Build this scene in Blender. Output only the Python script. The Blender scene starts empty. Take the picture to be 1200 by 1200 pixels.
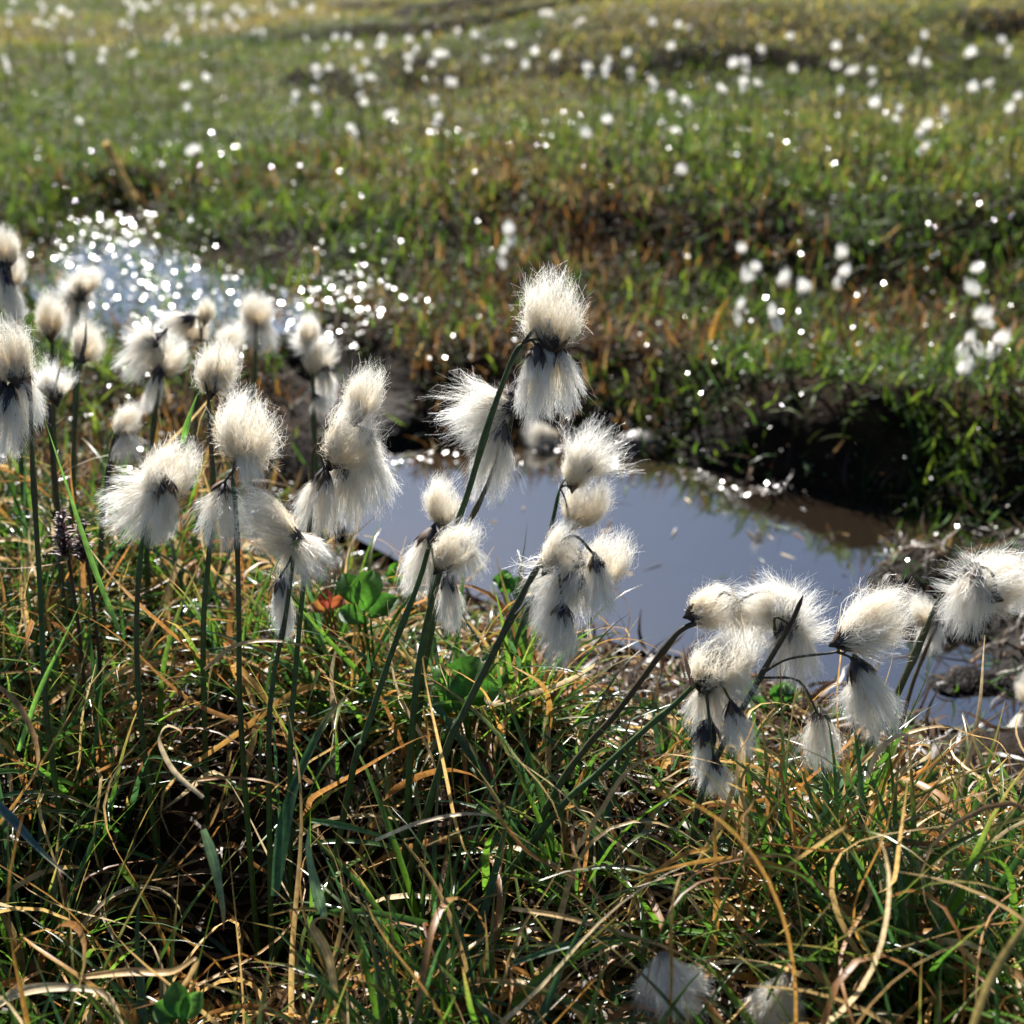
import bpy, math, random
import numpy as np
from mathutils import Vector, Quaternion

random.seed(7)
rng = np.random.default_rng(7)
S = bpy.context.scene
COL = S.collection
R = math.radians

# ------------------------------------------------------------------ camera
H = 0.48
PITCH = R(24.0)
FPX = 1648.0                      # focal length in pixels of the 1200 px photograph
cam_d = bpy.data.cameras.new('camera')
cam = bpy.data.objects.new('camera', cam_d)
COL.objects.link(cam)
cam.location = (0, 0, H)
cam.rotation_euler = (R(90) - PITCH, 0, 0)
cam_d.sensor_width = 36.0
cam_d.lens = 36.0 * FPX / 1200.0
cam_d.clip_start = 0.02
cam_d.clip_end = 2000
cam_d.dof.use_dof = True
cam_d.dof.focus_distance = 0.735
cam_d.dof.aperture_fstop = 7.6
cam_d.dof.aperture_blades = 5
cam_d.dof.aperture_rotation = R(12)
S.camera = cam
FWD = np.array([0, math.cos(PITCH), -math.sin(PITCH)])
UP = np.array([0, math.sin(PITCH), math.cos(PITCH)])
RT = np.array([1.0, 0, 0])
C0 = np.array([0, 0, H])

def ray(px, py):
    return FWD + RT * ((px - 600) / FPX) - UP * ((py - 600) / FPX)

def at(px, py, a):
    """photo pixel at depth a (metres along the view axis) -> world point"""
    return C0 + ray(px, py) * a

def to_plane(px, py, z):
    r = ray(px, py)
    return C0 + r * ((z - H) / r[2])

# ------------------------------------------------------------------ sun
SUN_AZ, SUN_EL = R(-9), R(37)
SUN_DIR = np.array([math.sin(SUN_AZ) * math.cos(SUN_EL), math.cos(SUN_AZ) * math.cos(SUN_EL), math.sin(SUN_EL)])
sl = bpy.data.lights.new('sun', 'SUN')
so = bpy.data.objects.new('sun', sl)
COL.objects.link(so)
sl.energy = 5.0
sl.angle = R(0.5)
sl.color = (1.0, 0.965, 0.91)
so.rotation_euler = Vector(SUN_DIR).to_track_quat('Z', 'Y').to_euler()
so.location = (0, 3, 4)
w = bpy.data.worlds.new('World')
S.world = w
w.use_nodes = True
nt = w.node_tree
sky = nt.nodes.new('ShaderNodeTexSky')
sky.sky_type = 'NISHITA'
sky.sun_disc = False
sky.sun_elevation = SUN_EL
sky.sun_rotation = SUN_AZ
sky.dust_density = 0.4
sky.ozone_density = 3.5
bg = nt.nodes['Background']
bg.inputs['Strength'].default_value = 0.045
nt.links.new(sky.outputs['Color'], bg.inputs['Color'])
S.view_settings.view_transform = 'Standard'
S.view_settings.look = 'None'
S.view_settings.exposure = 1.5
S.view_settings.gamma = 1.0
S.cycles.use_denoising = True
S.cycles.max_bounces = 12
S.cycles.diffuse_bounces = 9
S.cycles.glossy_bounces = 3
S.cycles.transmission_bounces = 6
S.cycles.sample_clamp_direct = 0
S.cycles.sample_clamp_indirect = 6
S.cycles.caustics_reflective = False
S.cycles.caustics_refractive = False
S.cycles.use_adaptive_sampling = False

# ------------------------------------------------------------------ noise
def _hash(ix, iy, seed):
    ix = ix.astype(np.int64).astype(np.uint64)
    iy = iy.astype(np.int64).astype(np.uint64)
    h = ix * np.uint64(374761393) + iy * np.uint64(668265263) + np.uint64(seed * 1442695 + 17)
    h = (h ^ (h >> np.uint64(13))) * np.uint64(1274126177)
    h = h ^ (h >> np.uint64(16))
    return (h & np.uint64(0xFFFFFF)).astype(np.float64) / float(0xFFFFFF)

def vnoise(x, y, seed=0):
    x = np.asarray(x, float) + 1000.0; y = np.asarray(y, float) + 1000.0
    ix, iy = np.floor(x), np.floor(y)
    fx, fy = x - ix, y - iy
    fx = fx * fx * (3 - 2 * fx); fy = fy * fy * (3 - 2 * fy)
    a = _hash(ix, iy, seed); b = _hash(ix + 1, iy, seed)
    c = _hash(ix, iy + 1, seed); d = _hash(ix + 1, iy + 1, seed)
    return (a * (1 - fx) + b * fx) * (1 - fy) + (c * (1 - fx) + d * fx) * fy

def fbm(x, y, seed=0, o=4):
    s = 0; amp = 0.5; f = 1.0
    for k in range(o):
        s = s + amp * vnoise(np.asarray(x) * f, np.asarray(y) * f, seed + k * 31)
        amp *= 0.5; f *= 2.03
    return s / (1 - 0.5 ** o)

def sstep(a, b, v):
    t = np.clip((v - a) / (b - a), 0, 1)
    return t * t * (3 - 2 * t)

def poly_sdf(x, y, P):
    """signed distance, positive inside"""
    x = np.asarray(x, float); y = np.asarray(y, float)
    d2 = np.full(x.shape, 1e9); ins = np.zeros(x.shape, bool)
    n = len(P)
    for i in range(n):
        x0, y0 = P[i]; x1, y1 = P[(i + 1) % n]
        ex, ey = x1 - x0, y1 - y0
        t = np.clip(((x - x0) * ex + (y - y0) * ey) / (ex * ex + ey * ey), 0, 1)
        dx, dy = x - (x0 + t * ex), y - (y0 + t * ey)
        d2 = np.minimum(d2, dx * dx + dy * dy)
        c = ((y0 > y) != (y1 > y)) & (x < (x1 - x0) * (y - y0) / ((y1 - y0) if y1 != y0 else 1e-9) + x0)
        ins ^= c
    return np.where(ins, 1, -1) * np.sqrt(d2)

# ------------------------------------------------------------------ terrain
ZW = -0.085
ZP = -0.015
creek_px = [(425, 556), (490, 540), (560, 536), (700, 540), (800, 560), (900, 578), (1000, 598),
            (1120, 628), (1220, 655), (1420, 720), (1700, 800), (1750, 1050), (1450, 1000), (1250, 870), (1160, 838), (1060, 815), (960, 790),
            (850, 756), (760, 742), (700, 722), (620, 700), (540, 668), (450, 622), (415, 590)]
CREEK = [tuple(to_plane(px, py, ZW)[:2]) for px, py in creek_px]
pud_px = [(50, 292), (80, 266), (125, 247), (180, 256), (214, 296), (245, 330), (300, 350), (318, 378), (245, 392), (150, 382), (90, 340)]
glint_px = [(300, 330), (360, 318), (440, 322), (485, 355), (480, 402), (420, 415), (345, 402), (305, 380)]
HOLES = [[tuple(to_plane(px, py, ZW)[:2]) for px, py in q] for q in
         ([(315, 436), (400, 430), (470, 462), (500, 530), (440, 560), (410, 590), (350, 520)], [(1075, 822), (1150, 825), (1300, 850), (1350, 1010), (1180, 975), (1110, 905)])]
PUD = [tuple(to_plane(px, py, ZP)[:2]) for px, py in pud_px]
_cl = [to_plane(px, py, ZW)[:2] for px, py in [(-700, 300), (330, 470), (470, 570), (620, 625), (850, 670), (1200, 780), (1700, 920)]]
_cl = np.array(_cl)

def is_far(x, y):
    return y > np.interp(x, _cl[:, 0], _cl[:, 1])

def land(x, y):
    far = sstep(1.2, 2.0, y)
    L = 0.010 * (fbm(x * 9, y * 9, 3) - 0.5) + 0.035 * (fbm(x * 2.6, y * 2.6, 5) - 0.5)
    # foreground hump, dropping towards the camera, with a dark hollow at its left
    L = L + 0.02 - 0.30 * np.clip(0.62 - y, 0, 1) * sstep(0.3, -0.3, x - 0.1)
    hx, hy = to_plane(230, 1040, 0)[:2]
    L = L - 0.08 * np.exp(-(((x - hx) / 0.13) ** 2 + ((y - hy) / 0.07) ** 2))
    # low bank beyond the creek, then a second little scarp
    sc = y + 0.35 * (fbm(x * 1.7, 2.0, 9) - 0.5) * 2 + 0.05 * np.sin(x * 7)
    L = L - 0.098 * far * sstep(2.4, 1.5, y) + 0.045 * sstep(1.98, 2.16, sc) * sstep(-0.35, 0.2, x) * far
    L = L + 0.02 * far
    # peaty hummocks in the far meadow: gentle backs, steep sides towards the camera
    m = sstep(2.9, 3.6, y)
    q = fbm(x * 0.75 + 3, y * 1.15, 21, 3)
    hum = sstep(0.50, 0.56, q) * 0.075 + sstep(0.60, 0.66, q) * 0.06
    rgt = sstep(-1.6, 0.6, x)
    L = L + m * hum * (0.03 + 0.97 * rgt) + 0.03 * sstep(3, 8, y) * (fbm(x * 0.5, y * 0.5, 44) - 0.4)
    L = L + 0.012 * sstep(2.0, 2.6, y) * (fbm(x * 4, y * 4, 14) - 0.5) * 2
    return L

def height(x, y):
    x = np.asarray(x, float); y = np.asarray(y, float)
    L = land(x, y)
    s = poly_sdf(x, y, CREEK) + 0.035 * (fbm(x * 11, y * 11, 77) - 0.5) + 0.07 * (fbm(x * 4.3, y * 4.3, 78, 2) - 0.5)
    far = is_far(x, y)
    wdt = np.where(far, 0.05 + 0.22 * fbm(x * 3.1 + 7, y * 3.1, 95, 3), 0.12)
    k = sstep(0, 1, (s + wdt) / (wdt + 0.02))
    bottom = ZW - 0.05 + (0.012 * sstep(0.26, 0.5, x) + 0.110 * fbm(x * 11, y * 11, 51)) * sstep(0.20, 0.36, x) * sstep(1.32, 1.14, y)
    near_lip = np.where(far, L, np.minimum(L, ZW + 0.010 + 0.30 * np.clip(-s, 0, 1)))
    near_lip = near_lip + np.where(far, 0.030 * (fbm(x * 17, y * 17, 79) - 0.5), 0) * sstep(-0.25, -0.05, s)
    z = near_lip * (1 - k) + bottom * k
    for hp in HOLES:                       # bare peat hollows
        kh = sstep(-0.03, 0.04, poly_sdf(x, y, hp) + 0.03 * (fbm(x * 12, y * 12, 66) - 0.5))
        z = z * (1 - kh) + np.minimum(z, ZW + 0.004 + 0.03 * fbm(x * 20, y * 20, 67)) * kh
    p = poly_sdf(x, y, PUD) + 0.07 * (fbm(x * 9, y * 7, 31, 3) - 0.5)
    kp = sstep(-0.09, 0.03, p)
    z = z * (1 - kp) + (ZP - 0.022 + 0.028 * fbm(x * 14, y * 14, 8)) * kp
    return z

def hz(x, y):
    return float(height(np.array([x]), np.array([y]))[0])

def ground(px, py):
    """photo pixel -> point where the ray meets the terrain"""
    r = ray(px, py)
    t = np.linspace(0.4, 12, 1500)
    P = C0[None] + r[None] * t[:, None]
    z = height(P[:, 0], P[:, 1])
    i = np.argmax(P[:, 2] < z)
    return np.array([P[i, 0], P[i, 1], z[i]])

# ------------------------------------------------------------------ materials
def mat(name):
    m = bpy.data.materials.new(name)
    m.use_nodes = True
    return m, m.node_tree, m.node_tree.nodes['Principled BSDF'], m.node_tree.nodes['Material Output']

def blade_mat(name, rough=0.38, trans=0.38, gain=1.5, spec=0.5):
    m, t, p, o = mat(name)
    a = t.nodes.new('ShaderNodeAttribute'); a.attribute_name = 'Col'
    n = t.nodes.new('ShaderNodeTexNoise'); n.inputs['Scale'].default_value = 320; n.inputs['Detail'].default_value = 2
    tc = t.nodes.new('ShaderNodeTexCoord'); t.links.new(tc.outputs['Object'], n.inputs['Vector'])
    mr = t.nodes.new('ShaderNodeMapRange'); mr.inputs['From Min'].default_value = 0.3; mr.inputs['From Max'].default_value = 0.7
    mr.inputs['To Min'].default_value = 0.7; mr.inputs['To Max'].default_value = 1.25
    t.links.new(n.outputs['Fac'], mr.inputs['Value'])
    vm = t.nodes.new('ShaderNodeVectorMath'); vm.operation = 'SCALE'
    t.links.new(a.outputs['Color'], vm.inputs[0]); t.links.new(mr.outputs['Result'], vm.inputs['Scale'])
    t.links.new(vm.outputs[0], p.inputs['Base Color'])
    p.inputs['Roughness'].default_value = rough
    p.inputs['Specular IOR Level'].default_value = spec
    tr = t.nodes.new('ShaderNodeBsdfTranslucent')
    v2 = t.nodes.new('ShaderNodeVectorMath'); v2.operation = 'SCALE'; v2.inputs['Scale'].default_value = gain
    t.links.new(vm.outputs[0], v2.inputs[0]); t.links.new(v2.outputs[0], tr.inputs['Color'])
    mx = t.nodes.new('ShaderNodeMixShader'); mx.inputs['Fac'].default_value = trans
    t.links.new(p.outputs[0], mx.inputs[1]); t.links.new(tr.outputs[0], mx.inputs[2])
    t.links.new(mx.outputs[0], o.inputs['Surface'])
    return m

M_grass = blade_mat('grass_blade', 0.3, 0.42, 2.1, 0.6)
M_dry = blade_mat('dry_blade', 0.45, 0.35, 1.5, 0.4)
M_field = blade_mat('field_blade', 0.55, 0.5, 2.2, 0.10)
M_leaf = blade_mat('broad_leaf', 0.4, 0.5, 1.9)
M_stem = blade_mat('stem', 0.5, 0.12, 1.4, 0.3)
M_glossy = blade_mat('glossy_leaf', 0.22, 0.1, 1.2, 0.8)  # gloss for the added glint leaflets and one blade
M_bract = blade_mat('bract_scale', 0.55, 0.15, 1.2, 0.3)

def hair_mat():
    m, t, p, o = mat('cotton_hair')
    t.nodes.remove(p)
    a = t.nodes.new('ShaderNodeAttribute'); a.attribute_name = 'Col'
    d = t.nodes.new('ShaderNodeBsdfDiffuse'); tr = t.nodes.new('ShaderNodeBsdfTranslucent')
    g = t.nodes.new('ShaderNodeBsdfGlossy'); g.inputs['Roughness'].default_value = 0.32
    t.links.new(a.outputs['Color'], d.inputs['Color']); t.links.new(a.outputs['Color'], tr.inputs['Color'])
    m1 = t.nodes.new('ShaderNodeMixShader'); m1.inputs['Fac'].default_value = 0.6
    t.links.new(d.outputs[0], m1.inputs[1]); t.links.new(tr.outputs[0], m1.inputs[2])
    m2 = t.nodes.new('ShaderNodeMixShader'); m2.inputs['Fac'].default_value = 0.07
    t.links.new(m1.outputs[0], m2.inputs[1]); t.links.new(g.outputs[0], m2.inputs[2])
    t.links.new(m2.outputs[0], o.inputs['Surface'])
    return m
M_hair = hair_mat()

def ground_mat():
    m, t, p, o = mat('peat_and_turf')
    N = t.nodes; Lk = t.links
    geo = N.new('ShaderNodeNewGeometry')
    sep = N.new('ShaderNodeSeparateXYZ'); Lk.new(geo.outputs['Position'], sep.inputs[0])
    n1 = N.new('ShaderNodeTexNoise'); n1.inputs['Scale'].default_value = 22; n1.inputs['Detail'].default_value = 8
    Lk.new(geo.outputs['Position'], n1.inputs['Vector'])
    r1 = N.new('ShaderNodeValToRGB'); e = r1.color_ramp.elements
    e[0].position = 0.3; e[0].color = (0.006, 0.004, 0.003, 1); e[1].position = 0.72; e[1].color = (0.045, 0.026, 0.013, 1)
    x = e.new(0.5); x.color = (0.018, 0.011, 0.006, 1)
    Lk.new(n1.outputs['Fac'], r1.inputs[0])
    n2 = N.new('ShaderNodeTexNoise'); n2.inputs['Scale'].default_value = 1.6; n2.inputs['Detail'].default_value = 6
    Lk.new(geo.outputs['Position'], n2.inputs['Vector'])
    r2 = N.new('ShaderNodeValToRGB'); e = r2.color_ramp.elements
    e[0].position = 0.36; e[0].color = (0.025, 0.045, 0.008, 1); e[1].position = 0.64; e[1].color = (0.085, 0.062, 0.020, 1)
    Lk.new(n2.outputs['Fac'], r2.inputs[0])
    far = N.new('ShaderNodeMapRange'); far.inputs['From Min'].default_value = 2.2; far.inputs['From Max'].default_value = 3.4
    Lk.new(sep.outputs['Y'], far.inputs['Value'])
    # steep little scarps show bare peat
    sn = N.new('ShaderNodeSeparateXYZ'); Lk.new(geo.outputs['Normal'], sn.inputs[0])
    st = N.new('ShaderNodeMapRange'); st.inputs['From Min'].default_value = 0.93; st.inputs['From Max'].default_value = 0.985
    Lk.new(sn.outputs['Z'], st.inputs['Value'])
    mu = N.new('ShaderNodeMath'); mu.operation = 'MULTIPLY'; Lk.new(far.outputs[0], mu.inputs[0]); Lk.new(st.outputs[0], mu.inputs[1])
    mx = N.new('ShaderNodeMixRGB'); Lk.new(mu.outputs[0], mx.inputs['Fac']); Lk.new(r1.outputs[0], mx.inputs[1]); Lk.new(r2.outputs[0], mx.inputs[2])
    wd = N.new('ShaderNodeMapRange'); wd.inputs['From Min'].default_value = -0.07; wd.inputs['From Max'].default_value = -0.035
    wd.inputs['To Min'].default_value = 0.38; wd.inputs['To Max'].default_value = 1.0      # soaked peat is darker
    Lk.new(sep.outputs['Z'], wd.inputs['Value'])
    wv = N.new('ShaderNodeVectorMath'); wv.operation = 'SCALE'
    Lk.new(mx.outputs[0], wv.inputs[0]); Lk.new(wd.outputs[0], wv.inputs['Scale'])
    Lk.new(wv.outputs[0], p.inputs['Base Color'])
    wet = N.new('ShaderNodeMapRange'); wet.inputs['From Min'].default_value = -0.075; wet.inputs['From Max'].default_value = -0.02
    wet.inputs['To Min'].default_value = 0.55; wet.inputs['To Max'].default_value = 0.95
    Lk.new(sep.outputs['Z'], wet.inputs['Value']); Lk.new(wet.outputs[0], p.inputs['Roughness'])
    sp = N.new('ShaderNodeMapRange'); sp.inputs['From Min'].default_value = -0.075; sp.inputs['From Max'].default_value = -0.03
    sp.inputs['To Min'].default_value = 0.05; sp.inputs['To Max'].default_value = 0.04
    Lk.new(sep.outputs['Z'], sp.inputs['Value']); Lk.new(sp.outputs[0], p.inputs['Specular IOR Level'])
    n3 = N.new('ShaderNodeTexNoise'); n3.inputs['Scale'].default_value = 90; n3.inputs['Detail'].default_value = 6
    Lk.new(geo.outputs['Position'], n3.inputs['Vector'])
    b = N.new('ShaderNodeBump'); b.inputs['Strength'].default_value = 0.9; b.inputs['Distance'].default_value = 0.008
    Lk.new(n3.outputs['Fac'], b.inputs['Height']); Lk.new(b.outputs[0], p.inputs['Normal'])
    return m
M_ground = ground_mat()

def water_mat(name, scale, strength, col, rough=0.04, spec=0.75):
    m, t, p, o = mat(name)
    p.inputs['Base Color'].default_value = (*col, 1)
    p.inputs['Roughness'].default_value = rough
    p.inputs['IOR'].default_value = 2.2
    p.inputs['Specular IOR Level'].default_value = spec
    geo = t.nodes.new('ShaderNodeNewGeometry')
    n = t.nodes.new('ShaderNodeTexNoise'); n.inputs['Scale'].default_value = scale; n.inputs['Detail'].default_value = 2
    t.links.new(geo.outputs['Position'], n.inputs['Vector'])
    b = t.nodes.new('ShaderNodeBump'); b.inputs['Strength'].default_value = strength; b.inputs['Distance'].default_value = 0.01
    t.links.new(n.outputs['Fac'], b.inputs['Height']); t.links.new(b.outputs[0], p.inputs['Normal'])
    return m
M_water = water_mat('bog_water', 11, 0.09, (0.016, 0.011, 0.007), 0.03, 1.0)
M_puddle = water_mat('puddle_water', 30, 0.22, (0.018, 0.016, 0.012), 0.06, 1.0)

# ------------------------------------------------------------------ mesh helpers
def mk_mesh(name, V, F, colr=None, mats=(), smooth=True, midx=None):
    V = np.ascontiguousarray(V, np.float32).reshape(-1, 3)
    me = bpy.data.meshes.new(name)
    F = np.ascontiguousarray(F, np.int32)
    nf, k = F.shape
    me.vertices.add(len(V)); me.vertices.foreach_set('co', V.ravel())
    me.loops.add(nf * k); me.loops.foreach_set('vertex_index', F.ravel())
    me.polygons.add(nf); me.polygons.foreach_set('loop_start', np.arange(0, nf * k, k, dtype=np.int32))
    if smooth:
        me.polygons.foreach_set('use_smooth', np.ones(nf, bool))
    for m in mats:
        me.materials.append(m)
    if midx is not None:
        me.polygons.foreach_set('material_index', np.ascontiguousarray(midx, np.int32))
    me.update(calc_edges=True)
    if colr is not None:
        at_ = me.attributes.new('Col', 'FLOAT_COLOR', 'POINT')
        c4 = np.ones((len(V), 4), np.float32)
        c4[:, :3] = np.asarray(colr, np.float32).reshape(-1, 3)
        at_.data.foreach_set('color', c4.ravel())
    me.validate()
    return me

def link(name, data, parent=None, label=None, cat=None, group=None, kind=None, loc=None):
    o = bpy.data.objects.new(name, data)
    COL.objects.link(o)
    if parent is not None:
        o.parent = parent
    if loc is not None:
        o.location = loc
    if label: o['label'] = label
    if cat: o['category'] = cat
    if group: o['group'] = group
    if kind: o['kind'] = kind
    return o

def nrm(v, axis=-1):
    return v / np.maximum(np.linalg.norm(v, axis=axis, keepdims=True), 1e-9)

def ribbons(P, side, W, fold=None):
    """P (N,K,3) centre lines, side (N,K,3) unit side vectors, W (N,K) half widths.
    Returns V, F, and shape (N,K,c)."""
    N, K, _ = P.shape
    if fold is None:
        V = np.stack([P - side * W[..., None], P + side * W[..., None]], 2); c = 2
    else:
        V = np.stack([P - side * W[..., None] + fold, P, P + side * W[..., None] + fold], 2); c = 3
    idx = np.arange(N * K * c).reshape(N, K, c)
    a = idx[:, :-1, :-1]; b = idx[:, :-1, 1:]; d = idx[:, 1:, :-1]; e = idx[:, 1:, 1:]
    F = np.stack([a, b, e, d], -1).reshape(-1, 4)
    return V.reshape(-1, 3), F, (N, K, c)

def blades(root, L, width, tilt, az, curl, K=7, twist=0.0, wob=0.0, foldh=0.0, lift=None):
    """vectorised grass blades; all arguments per blade"""
    N = len(root)
    s = np.linspace(0, 1, K)[None, :]
    th = tilt[:, None] + curl[:, None] * s ** 1.4                      # angle from the vertical along the blade
    a = az[:, None] + wob * np.sin(s * rng.uniform(2, 7, (N, 1)) + rng.uniform(0, 6.28, (N, 1)))
    if wob:
        th = th + 0.5 * wob * np.sin(s * rng.uniform(3, 9, (N, 1)) + rng.uniform(0, 6.28, (N, 1)))
    D = np.stack([np.sin(th) * np.cos(a), np.sin(th) * np.sin(a), np.cos(th)], -1)
    step = (L / (K - 1))[:, None, None]
    P = np.concatenate([np.zeros((N, 1, 3)), np.cumsum(D[:, :-1] * step, 1)], 1) + root[:, None, :]
    side0 = np.stack([-np.sin(a), np.cos(a), np.zeros_like(a)], -1)
    nor = np.cross(D, side0)
    tw = (rng.uniform(-1, 1, (N, 1)) * twist) * s + rng.uniform(-0.5, 0.5, (N, 1))
    side = side0 * np.cos(tw)[..., None] + nor * np.sin(tw)[..., None]
    W = 0.5 * width[:, None] * np.clip(1.0 - s ** 2.2, 0.06, 1) * (0.75 + 0.25 * np.minimum(1, s * 5))
    fold = None
    if foldh:
        n2 = np.cross(D, side)
        fold = n2 * (W * foldh)[..., None]
    return P, side, W, fold, s

GREENS = 0.80 * np.array([(0.045, 0.115, 0.012), (0.075, 0.165, 0.014), (0.028, 0.075, 0.012), (0.10, 0.19, 0.02), (0.035, 0.09, 0.026)])
DRYS = 0.9 * np.array([(0.42, 0.22, 0.05), (0.55, 0.36, 0.13), (0.30, 0.135, 0.035), (0.14, 0.06, 0.02), (0.60, 0.46, 0.26), (0.36, 0.17, 0.05)])
BROWNS = 0.5 * np.array([(0.10, 0.05, 0.02), (0.16, 0.08, 0.03), (0.06, 0.03, 0.015), (0.24, 0.14, 0.06), (0.30, 0.20, 0.10)])

def pick(pal, n, wts=None, var=0.25):
    p = None if wts is None else np.array(wts) / sum(wts)
    i = rng.choice(len(pal), n, p=p)
    return pal[i] * (1 + rng.uniform(-var, var, (n, 1)))

def grass_obj(name, label, cat, root, L, width, tilt, az, curl, colr, m, K=7, twist=0.0, wob=0.0, foldh=0.0, tip=None):
    P, side, W, fold, s = blades(root, L, width, tilt, az, curl, K, twist, wob, foldh)
    # keep every point above the soil
    gz = height(P[..., 0], P[..., 1]) + 0.002
    P[..., 2] = np.maximum(P[..., 2], gz)
    V, F, (N, K, c) = ribbons(P, side, W, fold)
    cc = np.repeat(colr[:, None, :], K, 1)
    if tip is not None:
        f = (np.clip((s - 0.55) / 0.45, 0, 1) ** 1.5)[..., None] * (rng.random((N, 1, 1)) < 0.5)
        cc = cc * (1 - f) + tip * f
    cc = np.repeat(cc[:, :, None, :], c, 2)
    return link(name, mk_mesh(name, V, F, cc, [m]), label=label, cat=cat, kind='stuff')

def scatter(n, y0, y1, power=1.0, creek_pad=0.0, pud=0.0, xm=0.47, xa=0.12, dens=None):
    """points within the view wedge, denser near; keeps off the water"""
    out = []
    tot = 0
    while tot < n:
        u = rng.random(n * 2)
        y = (y0 ** power + u * (y1 ** power - y0 ** power)) ** (1 / power) if power else y0 * (y1 / y0) ** u
        x = rng.uniform(-1, 1, n * 2) * (xm * y + xa)
        ok = poly_sdf(x, y, CREEK) < -creek_pad
        kp = poly_sdf(x, y, PUD)
        ok &= (kp < 0.0) | (rng.random(n * 2) < pud)
        for hp in HOLES:
            ok &= (poly_sdf(x, y, hp) < 0.0) | (rng.random(n * 2) < 0.05)
        if dens is not None:
            ok &= rng.random(n * 2) < dens(x, y)
        p = np.stack([x, y], 1)[ok]
        out.append(p); tot += len(p)
    p = np.concatenate(out)[:n]
    return np.concatenate([p, height(p[:, 0], p[:, 1])[:, None] - 0.002], 1)

# ------------------------------------------------------------------ ground sheet
def ground_sheet():
    ys = np.concatenate([np.linspace(-6, 0.2, 14), np.arange(0.24, 2.6, 0.0125), 2.6 * (14 / 2.6) ** np.linspace(0.01, 1, 150), 14 * (700 / 14) ** np.linspace(0.05, 1, 24)])
    xh = np.concatenate([np.arange(0, 1.3, 0.0125), 1.3 * (6 / 1.3) ** np.linspace(0.01, 1, 70), 6 * (700 / 6) ** np.linspace(0.05, 1, 22)])
    xs = np.concatenate([-xh[:0:-1], xh])
    X, Y = np.meshgrid(xs, ys)
    Z = height(X, Y)
    V = np.stack([X, Y, Z], -1).reshape(-1, 3)
    n, m_ = X.shape
    i = np.arange(n * m_).reshape(n, m_)
    F = np.stack([i[:-1, :-1], i[:-1, 1:], i[1:, 1:], i[1:, :-1]], -1).reshape(-1, 4)
    return link('ground', mk_mesh('ground', V, F, None, [M_ground]), kind='structure', label='dark boggy peat and turf ground of the meadow', cat='ground')
ground_sheet()

def water_sheet(name, poly, z, pad, m, label):
    P = np.array(poly)
    c = P.mean(0)
    # grow the outline outwards so the sheet runs under the banks
    nxt = np.roll(P, -1, 0); prv = np.roll(P, 1, 0)
    t = nrm(nxt - prv); nn = np.stack([t[:, 1], -t[:, 0]], 1)
    area = 0.5 * np.sum(P[:, 0] * nxt[:, 1] - nxt[:, 0] * P[:, 1])
    if area < 0: nn = -nn
    Q = P + nn * pad
    import bmesh
    bm = bmesh.new()
    vs = [bm.verts.new((q[0], q[1], z)) for q in Q]
    f = bm.faces.new(vs)
    if f.normal.z < 0 or area < 0: bmesh.ops.reverse_faces(bm, faces=[f])
    bmesh.ops.triangulate(bm, faces=bm.faces[:])
    me = bpy.data.meshes.new(name); bm.to_mesh(me); bm.free()
    me.materials.append(m)
    return link(name, me, kind='structure', label=label, cat='water')
water_sheet('water', CREEK, ZW, 0.03, M_water, 'still dark pool of the little creek reflecting pale sky')
water_sheet('water', PUD, ZP, 0.06, M_puddle, 'shallow glittering water among grass at upper left')

# ------------------------------------------------------------------ grass and litter
TAU = 2 * math.pi
def U(a, b, n): return rng.uniform(a, b, n)

def hollow(x, y):
    hx, hy = to_plane(240, 1010, 0.03)[:2]
    return 1 - 0.88 * np.exp(-(((x - hx) / 0.17) ** 2 + ((y - hy) / 0.10) ** 2))

TUS = scatter(120, 0.40, 1.0, 1.3, 0.04, dens=hollow)[:, :2]
def tussock(n, y1, share=0.65):
    rt = scatter(n, 0.36, y1, 1.3, 0.02, dens=hollow)
    az = U(0, TAU, n); tl = U(0.15, 1.2, n)
    k = rng.random(n) < share
    i = rng.integers(0, len(TUS), n)
    a = U(0, TAU, n); d = np.abs(rng.normal(0, 0.016, n))
    q = TUS[i] + np.stack([np.cos(a) * d, np.sin(a) * d], 1)
    rt[k, :2] = q[k]; az[k] = (a + rng.normal(0, 0.5, n))[k]; tl[k] = np.clip(d * 28 + U(0.0, 0.45, n), 0.05, 1.3)[k]
    rt[:, 2] = height(rt[:, 0], rt[:, 1]) - 0.002
    return rt, az, tl
def low_rim(x, y):
    return 0.13 + 0.87 * sstep(0.90, 0.70, y + 0.15 * sstep(0.0, 0.06, x) - 0.20 * sstep(-0.04, -0.25, x))
n = 5000
rt = scatter(n, 0.36, 1.12, 1.3, 0.005)
rt[:, 2] += U(0, 0.012, n)
grass_obj('leaf_litter', 'brown tangle of short dead blades covering the soil among the plants', 'litter', rt, U(0.02, 0.06, n), U(0.0015, 0.0042, n),
          U(0.9, 1.8, n), U(0, TAU, n), U(-1.2, 1.4, n), pick(BROWNS, n), M_dry, 6, 1.5, 0.5)
n = 4700
rt, az, tl = tussock(n, 1.03)
g = pick(GREENS, n, [3, 3, 3, 2, 2])
grass_obj('green_grass', 'green sedge blades standing in the foreground tussocks', 'grass', rt, U(0.05, 0.15, n) * low_rim(rt[:, 0], rt[:, 1]), U(0.0018, 0.0048, n),
          tl, az, U(0.1, 1.7, n), g, M_grass, 10, 0.9, 0.15, 0.4, tip=np.array([0.32, 0.2, 0.06]))
n = 3200
rt, az, tl = tussock(n, 1.03, 0.5)
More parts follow.
